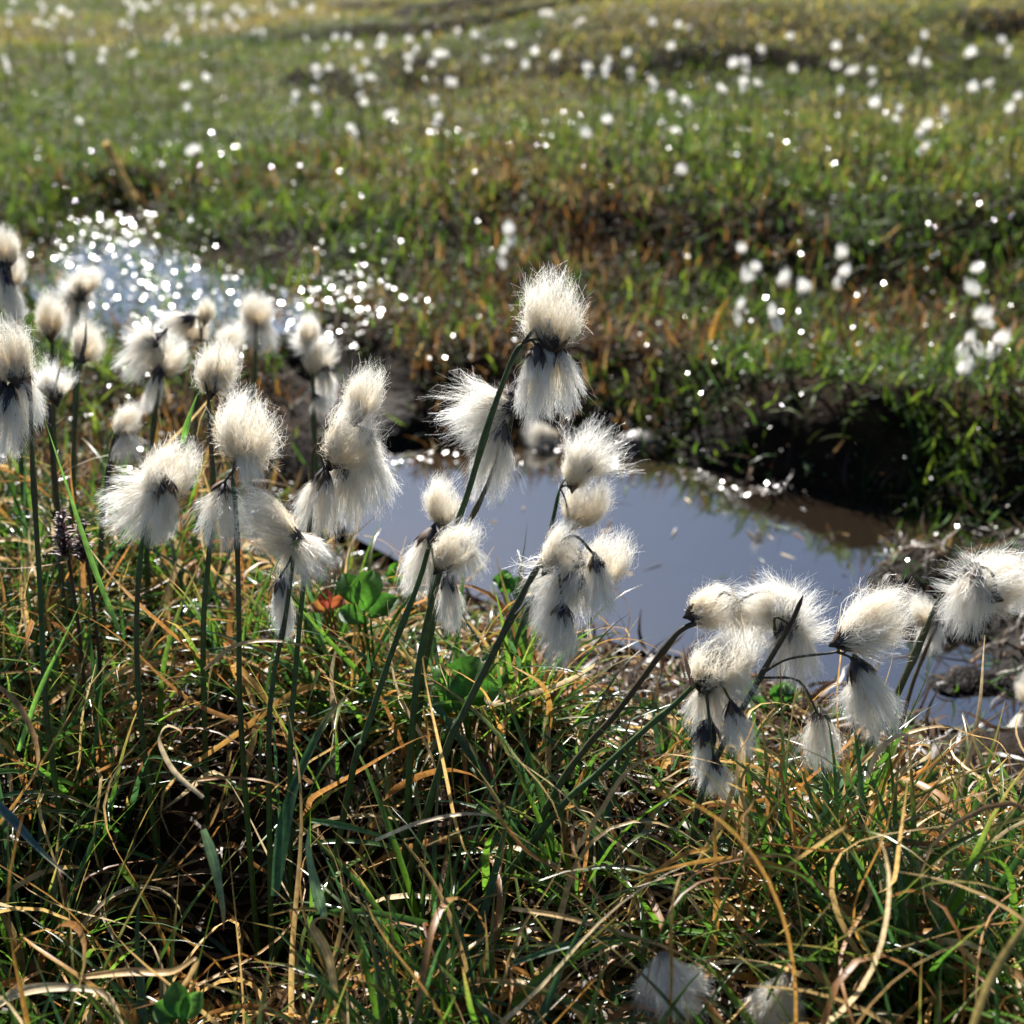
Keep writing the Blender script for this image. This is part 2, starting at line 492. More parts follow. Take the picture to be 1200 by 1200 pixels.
grass_obj('dry_grass', 'curled straw coloured dead grass tangled through the foreground tussocks', 'grass', rt, U(0.06, 0.22, n) * low_rim(rt[:, 0], rt[:, 1]), U(0.0012, 0.0046, n),
          tl + 0.15, az, rng.normal(3.3, 2.3, n), pick(DRYS, n, [5, 5, 3, 1.5, 2.5, 2.5]), M_dry, 16, 3.0, 0.7, 0.3, tip=np.array([0.5, 0.38, 0.2]))
# far bank and wet margins
def bank_d(x, y):
    return np.clip(0.22 + 1.3 * sstep(0.02, 0.13, -poly_sdf(x, y, CREEK) + 0.26 * (fbm(x * 7, y * 7, 62, 3) - 0.48)) * sstep(0.34, 0.48, fbm(x * 5 + 9, y * 6, 63, 4) + 0.08) * (0.35 + 0.9 * fbm(x * 5, y * 5, 61)), 0, 1)
n = 38000
rt = scatter(n, 1.02, 2.6, 1.0, 0.0, 0.3, dens=bank_d)
q = fbm(rt[:, 0] * 3, rt[:, 1] * 3, 71)
isg = rng.random(n) < np.clip(0.66 + (0.5 - q) * 3.2 + 0.4 * sstep(-0.15, -0.7, rt[:, 0]) + 0.3 * sstep(1.7, 2.3, rt[:, 1]), 0.12, 0.95)
cc = np.where(isg[:, None], pick(GREENS, n) * np.array([1.05, 0.78, 0.75]), pick(np.concatenate([BROWNS, DRYS[:4] * 0.45]), n) * 0.75)
grass_obj('bank_grass', 'short mixed green and brown grass on the far bank of the creek', 'grass', rt, U(0.015, 0.055, n), U(0.0016, 0.0040, n),
          U(0.2, 1.2, n), U(0, TAU, n), U(-0.2, 1.6, n), cc, M_field, 5, 0.8, 0.2)
# meadow
n = 165000
rt = scatter(n, 2.1, 15.0, -0.35, 0.05, 0.3, xm=0.46, xa=0.25)
x, y = rt[:, 0], rt[:, 1]
q = fbm(x * 1.3 + 5, y * 1.3, 81) + 0.22 * (fbm(x * 6, y * 6, 82) - 0.5) + 0.16 * sstep(-0.8, 1.2, x) - 0.30 * sstep(-0.1, -0.8, x) * sstep(5.0, 2.8, y) + 0.22 * sstep(3.0, 5.2, y)
pg = np.clip(1.25 - (q - 0.40) * 3.0, 0.08, 0.97)
isg = rng.random(n) < pg
FG = 0.68 * np.array([(0.060, 0.105, 0.009), (0.090, 0.132, 0.011), (0.042, 0.075, 0.009), (0.11, 0.130, 0.016)])
FD = 0.78 * np.array([(0.22, 0.175, 0.035), (0.27, 0.21, 0.06), (0.18, 0.12, 0.025), (0.19, 0.17, 0.04)])
cc = np.where(isg[:, None], pick(FG, n), pick(FD, n))
scl = 0.62 + 0.12 * y
zz = height(x, y + 0.03) - height(x, y - 0.03)
keep = np.clip(1.25 - 14 * np.abs(zz), 0.05, 1)
L = U(0.014, 0.034, n) * scl * (0.4 + 0.6 * keep)
grass_obj('meadow_grass', 'green and golden grass of the open meadow behind the creek', 'grass', rt, L, U(0.0020, 0.0042, n) * scl,
          U(0.2, 1.4, n), U(0, TAU, n), U(0.0, 1.2, n), cc, M_field, 4, 0.5, 0.0)

# leaflets added as sun glints: small, cupped, tilted halfway between sun and camera
M_glint = blade_mat('glint_leaf', 0.34, 0.2, 1.4, 0.35)  # duller gloss for the fainter added glints
def glint_leaves(name, label, P, size, colr, spread, m=None):
    N = len(P)
    view = nrm(C0[None] - P)
    hv = nrm(view + SUN_DIR[None])
    nn = nrm(hv + rng.normal(0, spread, (N, 3)))
    t = nrm(np.cross(nn, rng.normal(0, 1, (N, 3)))); b = np.cross(nn, t)
    s = size[:, None]
    V = np.stack([P - t * s, P - b * s * 0.55 - t * s * 0.2, P - nn * s * 0.05, P + b * s * 0.55 - t * s * 0.2, P + t * s,
                  P - b * s * 0.45 + t * s * 0.45, P + b * s * 0.45 + t * s * 0.45], 1)
    base = (np.arange(N) * 7)[:, None]
    Fq = np.array([[0, 1, 2, 3], [1, 5, 4, 2], [3, 2, 4, 6]])
    F = (base[:, :, None] + Fq[None]).reshape(-1, 4)
    cc = np.repeat(colr[:, None], 7, 1)
    return link(name, mk_mesh(name, V.reshape(-1, 3), F, cc, [m or M_glossy]), label=label, cat='leaves', kind='stuff')
n = 6500
rt = scatter(n, 1.05, 2.7, 0.7, -0.01, 0.3, dens=lambda x, y: np.clip(0.3 + 1.2 * (fbm(x * 4, y * 4, 91) - 0.35), 0.05, 1))
rt[:, 2] += U(0.006, 0.035, n)
glint_leaves('glint_leaves', 'little leaflets added as sun glints in the turf beyond the creek', rt, U(0.0008, 0.0026, n), pick(np.concatenate([GREENS, BROWNS]), n), 0.30)
n = 3200
rt = scatter(n, 2.0, 6.5, -0.2, -0.01, 0.3, xm=0.44)
rt[:, 2] += U(0.01, 0.05, n)
glint_leaves('glint_leaves', 'leaflets added as faint sun glints all over the meadow', rt, U(0.0006, 0.0020, n) * (0.6 + 0.25 * rt[:, 1]), pick(np.concatenate([GREENS, BROWNS]), n), 0.35, M_glint)
n = 1100  # glint leaflets added over and beside the puddle
pp = []
GLP = [tuple(to_plane(px, py, ZP)[:2]) for px, py in glint_px]
while len(pp) < n:
    x = U(-1.1, 0.0, 4000); y = U(1.4, 3.0, 4000)
    k = (poly_sdf(x, y, PUD) + 0.07 * rng.normal(0, 1, 4000) > 0.02) & (rng.random(4000) < 0.6)
    k |= (poly_sdf(x, y, GLP) + 0.02 * rng.normal(0, 1, 4000) > 0.0) & (rng.random(4000) < 0.7 * (fbm(x * 9, y * 9, 19) > 0.5))
    pp += list(np.stack([x[k], y[k]], 1))
pp = np.array(pp[:n])
pz = np.maximum(height(pp[:, 0], pp[:, 1]), ZP) + U(0.001, 0.012, n)
glint_leaves('glint_leaves', 'leaflets added as sun glitter on the shallow water at upper left', np.concatenate([pp, pz[:, None]], 1), U(0.0009, 0.0042, n),
           pick(np.concatenate([GREENS[2:3], BROWNS]), n), 0.15)

n = 900
mx_ = U(0.2, 0.85, n * 3); my_ = U(0.85, 1.45, n * 3)
mz_ = height(mx_, my_)
k = (mz_ > ZW) & (poly_sdf(mx_, my_, CREEK) > -0.05)
mr_ = np.stack([mx_, my_, mz_ + 0.002], 1)[k][:n]
n = len(mr_)
grass_obj('leaf_litter', 'dark wet grass scraps lying on the mud at the right end of the pool', 'litter', mr_, U(0.015, 0.06, n), U(0.0012, 0.0035, n),
          U(0.7, 1.7, n), U(0, TAU, n), U(-0.6, 1.4, n), pick(np.concatenate([BROWNS, GREENS[:3]]), n), M_dry, 6, 1.2, 0.4)
mw_ = mr_[:150] + np.array([0, 0, 0.004])  # more glint leaflets added over the mud
glint_leaves('glint_leaves', 'leaflets added as sun glints on the mud at the right end of the pool', mw_, U(0.0012, 0.0036, len(mw_)), pick(BROWNS, len(mw_)), 0.2)
n = 150  # leaflets put in as sparkle along the far rim
ex = []
while len(ex) < n:
    x = U(-0.25, 0.75, 6000); y = U(1.2, 1.75, 6000)
    sd = poly_sdf(x, y, CREEK)
    k = is_far(x, y) & (np.abs(sd + 0.01) < 0.03) & (rng.random(6000) < np.clip(2.4 * fbm(x * 10, y * 10, 33, 3) - 0.95, 0, 1))
    ex += list(np.stack([x[k], y[k]], 1))
ex = np.array(ex[:n])
glint_leaves('glint_leaves', 'leaflets added as sun sparkle along the far rim of the pool', np.concatenate([ex, np.maximum(height(ex[:, 0], ex[:, 1]), ZW)[:, None] + U(0.001, 0.01, n)[:, None]], 1),
           U(0.0015, 0.0042, n), pick(BROWNS, n), 0.14)

n = 70
fl = []
while len(fl) < n:
    x = U(-0.2, 0.7, 3000); y = U(0.9, 1.6, 3000)
    k = (poly_sdf(x, y, CREEK) > 0.02) & (rng.random(3000) < np.clip(2.2 * fbm(x * 6, y * 6, 23) - 0.9, 0.01, 1))
    fl += list(np.stack([x[k], y[k]], 1))
fl = np.array(fl[:n])
fr = np.concatenate([fl, np.full((n, 1), ZW + 0.0012)], 1)
P, side, Wd, fold, s_ = blades(fr, U(0.006, 0.03, n), U(0.001, 0.003, n), np.full(n, 1.5), U(0, TAU, n), U(-0.05, 0.05, n), 5, 0.3)
P[..., 2] = ZW + 0.0012 + 0.0006 * rng.random((n, 1))
V, F, sh = ribbons(P, side, Wd)
cf = np.repeat(pick(np.concatenate([BROWNS, GREENS[:2], DRYS[:3]]), n)[:, None], 10, 1)
link('floating_litter', mk_mesh('floating_litter', V, F, cf, [M_dry]), label='brown grass scraps floating on the dark pool', cat='litter', kind='stuff')

# ------------------------------------------------------------------ cotton tufts
WHITE = np.array((0.97, 0.965, 0.94)); CREAM = np.array((0.93, 0.72, 0.36))

def tuft_mesh(name, kind, n, wd, seed, K=7, gold=1.0):
    """strands from a small receptacle at the origin, tips towards +Z, unit length"""
    r = np.random.default_rng(seed)
    az = r.uniform(0, TAU, n)
    lump = 1 + 0.14 * np.sin(az * 2 + r.uniform(0, 6)) + 0.10 * np.sin(az * 3 + r.uniform(0, 6))
    bd = nrm(r.normal(0, 1, (7, 3))); ba = r.uniform(-0.36, 0.34, 7)
    rad = r.uniform(0.62, 1.0, n) ** 0.7
    long_ = r.random(n) < 0.09
    rad = np.where(long_, rad * r.uniform(1.06, 1.40, n), rad)
    if kind == 'ball':
        c = r.uniform(-0.72, 1.0, n); sn = np.sqrt(1 - c * c)
        dd = np.stack([sn * np.cos(az), sn * np.sin(az), c], 1)
        rad = rad * (1 + (np.exp(5 * (dd @ bd.T - 1)) * ba[None]).sum(1))
        oval = r.uniform(0.31, 0.40)
        E = np.stack([oval * sn * rad * np.cos(az), oval * sn * rad * np.sin(az), 0.48 + 0.5 * c * rad], 1)
        E[:, 0] += 0.17 * r.normal() * E[:, 2] ** 2; E[:, 1] += 0.17 * r.normal() * E[:, 2] ** 2
        out = 0.85; frz = 0.12
    elif kind == 'fan':
        c = np.cos(r.uniform(0, 1, n) ** 0.6 * R(62)); sn = np.sqrt(1 - c * c)
        E = np.stack([0.74 * sn * lump * rad * np.cos(az), 0.74 * sn * lump * rad * np.sin(az), c * rad], 1) * r.uniform(0.55, 1.02, n)[:, None]
        out = 0.25; frz = 0.07
    else:                                   # 'drop': a hanging brush
        zt = 1 - 0.78 * r.random(n) ** 1.15
        prof = 0.33 * (1 + 0.25 * r.normal()) * np.sqrt(np.clip(1.0 - ((zt - 0.58) / 0.46) ** 2, 0.03, 1)) * np.minimum(1, zt * 1.9)
        rr = prof * np.sqrt(r.uniform(0.25, 1, n)) * lump * np.where(long_, 1.45, 1)
        E = np.stack([rr * np.cos(az), rr * np.sin(az), zt * np.where(long_, 1.04, 1)], 1)
        out = 0.26; frz = 0.055
    if kind == 'drop':
        E[:, 0] += 0.12 * r.normal() * E[:, 2] ** 2; E[:, 1] += 0.12 * r.normal() * E[:, 2] ** 2
    # gather the tips into locks, as damp silk does
    k = 55
    ci = r.integers(0, n, k)
    d = ((E[:, None] - E[ci][None]) ** 2).sum(-1)
    near = E[ci][d.argmin(1)]
    E = E + (near - E) * (r.uniform(0.0, 0.88, n) ** 0.8)[:, None]
    B = r.normal(0, 0.028, (n, 3)); B[:, 2] = np.abs(B[:, 2]) * 1.5
    ln = np.linalg.norm(E - B, axis=1, keepdims=True)
    rd = nrm(E * np.array([1, 1, 0.0]))
    Cc = (B + E) / 2 + rd * ln * out * 0.35 + r.normal(0, 0.03, (n, 3))
    s = np.linspace(0, 1, K)[None, :, None]
    P = (1 - s) ** 2 * B[:, None] + 2 * s * (1 - s) * Cc[:, None] + s ** 2 * E[:, None]
    fr = r.uniform(3, 11, (n, 1, 3)); ph = r.uniform(0, 6.28, (n, 1, 3))
    amp = frz * r.uniform(0.25, 1.5, (n, 1, 1))
    P = P + amp * s ** 1.6 * (np.sin(fr * s ** 1.3 + ph) - np.sin(ph) * (1 - s))
    T = nrm(np.gradient(P, axis=1))
    rv = r.normal(0, 1, (n, 1, 3))
    side = nrm(np.cross(T, rv + 0 * T))
    W = 0.5 * wd * (1 - 0.65 * np.linspace(0, 1, K)[None] ** 2) * r.uniform(0.6, 1.3, (n, 1)) * np.where(long_ | (r.random(n) < 0.3), 0.5, 1.0)[:, None]
    V, F, _ = ribbons(P, side, W)
    hue = r.uniform(0.0, 1.0, (n, 1, 1)) ** 1.6
    f = np.clip(1.25 - s * 1.25, 0, 1) * (0.35 + 0.65 * hue) * gold * (1.0 if kind == 'ball' else 0.62)
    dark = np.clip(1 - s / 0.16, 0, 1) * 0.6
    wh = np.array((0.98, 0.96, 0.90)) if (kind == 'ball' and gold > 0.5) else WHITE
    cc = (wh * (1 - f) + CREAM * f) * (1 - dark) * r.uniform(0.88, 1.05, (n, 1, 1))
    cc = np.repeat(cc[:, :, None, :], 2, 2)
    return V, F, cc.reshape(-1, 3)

def bract_mesh(name, seed):
    """dark papery scales cupping the base of a tuft, unit tuft length"""
    r = np.random.default_rng(seed)
    n = 13; K = 6
    s = np.linspace(0, 1, K)[None, :]
    az = np.linspace(0, TAU * 1.7, n)[:, None] + r.normal(0, 0.15, (n, 1))
    ln = r.uniform(0.20, 0.46, (n, 1))
    rad = 0.035 + 0.15 * np.sin(s * 1.7) * r.uniform(0.7, 1.35, (n, 1))
    z = -0.05 + ln * s
    P = np.stack([rad * np.cos(az), rad * np.sin(az), z + 0 * rad], -1)
    side = np.stack([-np.sin(az), np.cos(az), 0 * az], -1) + 0 * P
    W = 0.062 * np.sin(np.clip(s * 0.9 + 0.16, 0, 1) * math.pi) ** 0.8 * r.uniform(0.7, 1.2, (n, 1))
    nn = np.stack([np.cos(az), np.sin(az), 0 * az], -1)
    V, F, sh = ribbons(P, side, W, fold=-nn * W[..., None] * 0.45)
    base = np.array([(0.030, 0.026, 0.030), (0.055, 0.042, 0.038), (0.02, 0.016, 0.018), (0.09, 0.05, 0.025)])[r.integers(0, 4, n)]
    cc = np.repeat(np.repeat(base[:, None], K, 1)[:, :, None], 3, 2) * (1 + 0.8 * s[..., None, None] ** 2)
    # receptacle
    k = 10
    a = np.linspace(0, TAU, k, endpoint=False)
    rings = [(-0.10, 0.014), (-0.06, 0.040), (0.0, 0.055), (0.06, 0.045), (0.10, 0.012)]
    RV = np.array([(q * math.cos(t), q * math.sin(t), zz) for zz, q in rings for t in a])
    RF = [(i * k + j, i * k + (j + 1) % k, (i + 1) * k + (j + 1) % k, (i + 1) * k + j) for i in range(len(rings) - 1) for j in range(k)]
    F = np.concatenate([F, np.array(RF) + len(V)])
    V = np.concatenate([V, RV]); cc = np.concatenate([cc.reshape(-1, 3), np.tile((0.035, 0.028, 0.022), (len(RV), 1))])
    return mk_mesh(name, V, F, cc, [M_bract])

TUFTS = {}
for kd, cnt in (('ball', 7), ('drop', 8), ('fan', 5)):
    TUFTS[kd] = []
    for i in range(cnt):
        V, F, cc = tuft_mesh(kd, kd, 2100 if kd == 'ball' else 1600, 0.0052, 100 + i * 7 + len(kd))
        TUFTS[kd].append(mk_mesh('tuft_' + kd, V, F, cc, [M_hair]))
BRACTS = [bract_mesh('bracts', 40 + i) for i in range(5)]

def catmull(pts, k=6):
    P = [np.array(p, float) for p in pts]
    P = [2 * P[0] - P[1]] + P + [2 * P[-1] - P[-2]]
    out = []
    for i in range(1, len(P) - 2):
        p0, p1, p2, p3 = P[i - 1:i + 3]
        for t in np.linspace(0, 1, k, endpoint=False):
            out.append(0.5 * ((2 * p1) + (-p0 + p2) * t + (2 * p0 - 5 * p1 + 4 * p2 - p3) * t * t + (-p0 + 3 * p1 - 3 * p2 + p3) * t ** 3))
    out.append(P[-2])
    return np.array(out)

def tube(pts, r0, r1, k=7, k_seg=6, c0=None, c1=None, nodes=()):
    """tapered tube along points (first = top) with r0 at the first point"""
    P = catmull(pts, k_seg)
    n = len(P)
    T = nrm(np.gradient(P, axis=0))
    ref = np.array([0.3, 0.9, 0.2])
    A = nrm(np.cross(T, ref)); B = np.cross(T, A)
    s = np.linspace(0, 1, n)
    rad = r0 + (r1 - r0) * s
    if nodes:
        rad = rad * np.clip(0.2 + s * 22, 0, 1)
    for u, extra in nodes:
        rad = rad * (1 + extra * np.exp(-((s - u) / 0.02) ** 2))
    a = np.linspace(0, TAU, k, endpoint=False)
    V = P[:, None] + rad[:, None, None] * (A[:, None] * np.cos(a)[None, :, None] + B[:, None] * np.sin(a)[None, :, None])
    i = np.arange(n * k).reshape(n, k); j = np.roll(i, -1, 1)
    F = np.stack([i[:-1], j[:-1], j[1:], i[1:]], -1).reshape(-1, 4)
    c0 = np.array(c0 if c0 is not None else (0.06, 0.10, 0.02)); c1 = np.array(c1 if c1 is not None else c0)
    cc = (c0[None] * (1 - s[:, None]) + c1[None] * s[:, None])
    ph_ = float(abs(P[0, 0]) * 37 + len(P))
    cc = cc * (0.65 + 0.7 * vnoise(s * 14 + ph_, s * 0 + 0.5, 9))[:, None]
    if nodes:
        b_ = np.clip(1.6 * vnoise(s * 4.5 + ph_, s * 0 + 7.5, 10) - 0.75, 0, 0.85)[:, None] * (s[:, None] < 0.8)
        cc = cc * (1 - b_) + np.array((0.075, 0.032, 0.014)) * b_
    cc = np.repeat(cc[:, None], k, 1)
    return V.reshape(-1, 3), F, cc.reshape(-1, 3)

def strip(pts, width, colr, tip=None, twist=0.0, face=None, k_seg=7, foldh=0.3, taper=2.0, ph=0.0):
    """a flat blade along points (first = base), its flat side near `face`"""
    P = catmull(pts, k_seg)
    n = len(P); s = np.linspace(0, 1, n)
    T = nrm(np.gradient(P, axis=0))
    f = np.array(face if face is not None else (0.1, -0.35, 0.93))
    sd = nrm(np.cross(T, f)); nn = np.cross(sd, T)
    tw = twist * s + ph
    sd2 = sd * np.cos(tw)[:, None] + nn * np.sin(tw)[:, None]
    n2 = np.cross(sd2, T)
    W = 0.5 * width * np.clip(1 - s ** taper, 0.08, 1) * (0.6 + 0.4 * np.minimum(1, s * 6)) * (1 + 0.10 * np.sin(s * 11 + ph * 3 + width * 900))
    cols = np.linspace(-1, 1, 7)
    V = P[:, None] + sd2[:, None] * (W[:, None] * cols[None])[..., None] + n2[:, None] * (W[:, None] * foldh * (cols ** 2)[None])[..., None]
    i = np.arange(n * 7).reshape(n, 7)
    F = np.stack([i[:-1, :-1], i[:-1, 1:], i[1:, 1:], i[1:, :-1]], -1).reshape(-1, 4)
    c = np.array(colr)[None] * np.ones((n, 1)) * (1 + 0.18 * np.sin(s * 9 + 1)[:, None])
    if tip is not None:
        q = (np.clip((s - 0.6) / 0.4, 0, 1) ** 1.3)[:, None]
        c = c * (1 - q) + np.array(tip)[None] * q
    vein = 1 + 0.30 * np.array([-0.6, 0.7, -0.7, 0.9, -0.8, 0.6, -0.5])
    c = c[:, None] * vein[None, :, None]
    if colr[0] > colr[1]:
        blot = vnoise(s * 26 + width * 4000, s * 0 + 3.3, 5)
        c = c * (0.62 + 0.62 * blot)[:, None, None]
    return V.reshape(-1, 3), F, c.reshape(-1, 3)

GS = (0.045, 0.085, 0.018); GB = (0.06, 0.045, 0.02); DK = (0.035, 0.022, 0.015); BR = (0.13, 0.06, 0.025)
_tk = [0]

def wp(px, py, a):
    return at(px, py, a)

def plant(label, a, stem, tufts, leaves=(), stalks=None, scol=GS, scol2=GS, rpx=3.3, group='cotton grass plants on the near bank', lean=0.0, name='cotton_plant'):
    """stem: photo points from the top down; tufts: (cx, cy, kind, length px, angle deg, depth tilt)"""
    pts = [wp(px, py, a + lean * i) for i, (px, py) in enumerate(stem)]
    # carry the stem on down until it is rooted
    d = pts[-1] - pts[-2]; d = d / np.linalg.norm(d)
    d = nrm(np.array([d[0] * 0.6, d[1] * 0.3, min(d[2], -0.5)]))
    p = pts[-1].copy(); g = 0
    while p[2] > hz(p[0], p[1]) - 0.004 and g < 200:
        p = p + d * 0.006; g += 1
    if g: pts.append(p)
    root = pts[-1].copy()
    e = link(name, None, label=label, cat='cotton grass', group=group, loc=Vector(root))
    rr = rpx * a / FPX
    V, F, cc = tube([q - root for q in pts], rr * 0.75, rr * 1.1, 8, 7, scol, scol2, nodes=((0.33, 0.35), (0.30, 0.18), (0.27, 0.12)))
    link('stem', mk_mesh('stem', V, F, cc, [M_stem]), e)
    top = pts[0] - root
    for ti, tf in enumerate(tufts):
        cx, cy, kd, ln, ang = tf[:5]
        tilt = tf[5] if len(tf) > 5 else random.uniform(-0.3, 0.35)
        br = tf[6] if len(tf) > 6 else True
        q = wp(cx, cy, a + (tf[7] if len(tf) > 7 else random.uniform(-0.008, 0.008))) - root
        dv = RT * math.cos(R(ang)) + UP * math.sin(R(ang)) - FWD * tilt
        dv = dv / np.linalg.norm(dv)
        Ls = ln * 1.02 * a / FPX
        b = q - dv * Ls * 0.5
        ml = TUFTS[kd]
        _tk[0] += 1
        o = link('tuft', ml[_tk[0] % len(ml)], e, loc=Vector(b))
        rot = Vector(dv).to_track_quat('Z', 'Y') @ Quaternion((0, 0, 1), random.uniform(0, TAU))
        o.rotation_mode = 'QUATERNION'; o.rotation_quaternion = rot
        wsc = random.uniform(0.85, 1.1)
        o.scale = (Ls * wsc, Ls * wsc, Ls)
        if br:
            bo = link('bracts', BRACTS[_tk[0] % len(BRACTS)], o)
        # stalk from the stem top to the tuft base
        dist = np.linalg.norm(b - top)
        if dist > 0.002:
            if stalks and ti in stalks:
                mid = [wp(px, py, a) - root for px, py in stalks[ti]]
                path = mid + [b - dv * Ls * 0.05]
            else:
                path = [top, (top * 0.45 + b * 0.55) + np.array([0, 0, 0.35 * dist]) - dv * dist * 0.1, b - dv * Ls * 0.04]
            V, F, cc = tube(path, rr * 0.42, rr * 0.40, 6, 5, GB, (0.05, 0.06, 0.02))
            link('stalk', mk_mesh('stalk', V, F, cc, [M_stem]), e)
    for lf in leaves:
        path, wpx, c0, c1 = lf
        V, F, cc = strip([wp(px, py, a - 0.003) - root for px, py in path], wpx * a / FPX, c0, c1, 0.4)
        link('leaf', mk_mesh('leaf', V, F, cc, [M_grass]), e)
    return e

B_, D_, F_ = 'ball', 'drop', 'fan'
plant('sharp cotton grass cut off by the left edge, white tufts hanging below a pale ball', 0.745, [(36, 462), (38, 540), (47, 690), (56, 850)],
      [(10, 408, B_, 82, 105), (28, 468, D_, 82, -72, 0.2), (4, 500, D_, 88, -100), (-22, 440, B_, 70, 150)],
      [([(36, 470), (30, 430), (22, 388), (18, 372)], 9, DK, BR)], scol=GS)
plant('blurred stack of white tufts behind the left edge plant, highest at that edge', 1.0, [(14, 330), (20, 420), (26, 560)],
      [(8, 288, B_, 48, 100), (14, 318, B_, 42, 80), (12, 352, D_, 60, -80), (-8, 335, D_, 60, -110)])
plant('single upright grey beige egg shaped tuft on a straight stem near the left edge', 1.0, [(61, 390), (62, 440), (66, 620)], [(60, 368, B_, 56, 88, 0.0)], rpx=3)
plant('blurred cotton grass with two small round tufts above a white drooping one', 1.08, [(92, 342), (89, 420), (86, 560)],
      [(101, 325, B_, 44, 80), (80, 336, F_, 46, 140), (80, 368, D_, 58, -100), (104, 350, D_, 42, -70)])
plant('upright beige tuft with a dark pointed bract, stem bare and straight below', 0.95, [(95, 424), (90, 460), (86, 540), (84, 620)],
      [(104, 398, B_, 54, 72, 0.0)], [([(94, 425), (100, 400), (101, 372)], 6, DK, BR)], rpx=3)
plant('short tuft with brownish grey fur leaning left, low between left edge stems', 0.88, [(57, 470), (62, 540), (70, 620), (73, 690)],
      [(60, 440, F_, 62, 100, 0.1), (48, 448, F_, 44, 150)], [([(60, 465), (68, 440), (74, 420)], 5, DK, (0.4, 0.15, 0.04))], scol=DK)
plant('single round white tuft upright on a dark slender stem beside a green leaf', 0.78, [(244, 462), (247, 520), (250, 585), (244, 660), (238, 760)],
      [(252, 428, B_, 68, 82, 0.0), (262, 436, F_, 46, 20)], [([(214, 520), (222, 490), (234, 455)], 9, (0.10, 0.22, 0.03), (0.13, 0.25, 0.04)),
      ([(252, 456), (256, 420), (259, 402)], 4, DK, BR)], scol=GB, scol2=GS)
plant('blurred drooping cotton grass with white arched fluff and a small hanging tip', 0.95, [(190, 440), (180, 500), (172, 620)],
      [(168, 418, D_, 74, -125), (198, 416, B_, 54, 60), (184, 458, D_, 54, -98), (160, 395, F_, 50, 160)])
plant('little blurred tuft pair low in the brown grass behind the left stems', 0.90, [(134, 510), (126, 560), (118, 650)],
      [(150, 493, B_, 46, 60), (152, 524, D_, 44, -70)], scol=DK)
plant('blurred wide white tufts with a beige crown in front of the glitter', 1.12, [(236, 400), (230, 470), (226, 560)],
      [(226, 383, B_, 48, 75), (205, 380, D_, 46, -160), (270, 398, B_, 46, 50), (240, 362, B_, 34, 90)])
plant('blurred pair of upright white tufts directly right of the beige crowned ones', 1.16, [(300, 380), (298, 450), (296, 540)],
      [(302, 362, B_, 48, 88), (298, 390, D_, 50, -92), (286, 380, F_, 36, 150)])
plant('blurred white cotton grass dropping in four stages beside the dark channel', 1.04, [(366, 405), (368, 500), (374, 600)],
      [(362, 384, B_, 42, 88), (378, 416, B_, 54, 50), (382, 452, D_, 50, -85), (378, 478, F_, 34, -60), (350, 400, F_, 40, 170)])
plant('leaning white cotton grass with fluff swept left, left of the large round heads', 0.765, [(176, 580), (165, 650), (160, 740), (166, 850)],
      [(200, 548, B_, 84, 62), (155, 582, D_, 84, -158, 0.1), (198, 600, D_, 74, -88), (172, 600, D_, 70, -110), (180, 560, F_, 60, 120)])
plant('large round cream head with a dark based tuft hanging at its lower left', 0.72, [(272, 556), (277, 610), (280, 720), (283, 860)],
      [(292, 497, B_, 92, 80, 0.15), (290, 545, D_, 54, -86), (258, 606, D_, 84, -98, 0.25)], stalks={2: [(276, 548), (268, 558), (262, 566)]},
      scol=GS)
plant('cotton grass with a ball turned left and two small dark based tufts hanging', 0.705, [(347, 628), (335, 720), (320, 800), (315, 890)],
      [(308, 622, B_, 84, 168, 0.25), (358, 657, D_, 80, -62, 0.3), (328, 713, D_, 74, -92, 0.25)],
      [([(348, 640), (342, 622), (332, 606)], 8, (0.10, 0.16, 0.03), (0.3, 0.15, 0.05))], stalks={2: [(347, 640), (338, 660), (328, 676)]})
plant('tall stack of cream and blue white tufts left of the sky reflecting pool', 0.74, [(366, 530), (364, 600), (356, 680), (346, 790), (340, 890)],
      [(428, 460, B_, 70, 72), (414, 508, B_, 88, 55, 0.2), (432, 562, D_, 92, -80, 0.2), (402, 582, D_, 98, -94, 0.3), (372, 592, D_, 82, -100, 0.2), (440, 530, D_, 60, -60)],
      stalks={2: [(395, 510), (408, 516), (414, 530)]})
plant('tallest cotton grass in the middle with a round frizzy head and twin hanging tufts', 0.735,
      [(612, 402), (600, 422), (574, 492), (546, 585), (520, 655), (494, 760), (482, 870)],
      [(651, 362, B_, 94, 84, 0.1), (622, 450, D_, 86, -100, 0.3), (657, 446, D_, 86, -84, 0.25), (640, 425, D_, 60, -92)], scol=(0.05, 0.065, 0.02), scol2=GS, rpx=4.0)
plant('slightly blurred white fluff blown left behind the tallest dark stem', 0.785, [(594, 512), (566, 580), (532, 650), (506, 740)],
      [(552, 492, F_, 108, 196, -0.1), (566, 480, D_, 90, 205), (580, 546, D_, 92, -102), (590, 470, F_, 50, 100)], scol=GB)
plant('small rounded cotton grass with one tuft dangling over the pool edge', 0.715, [(504, 636), (490, 684), (460, 762), (428, 860), (412, 910)],
      [(536, 640, B_, 74, 50, 0.2), (527, 706, D_, 70, -86, 0.3), (548, 660, D_, 54, -80, 0.1)], scol=GS, rpx=3.8)
plant('blurred white puff of fluff at the left rim of the pool, low', 0.80, [(516, 612), (505, 700), (492, 840)],
      [(522, 588, B_, 62, 80), (494, 662, D_, 84, -108)])
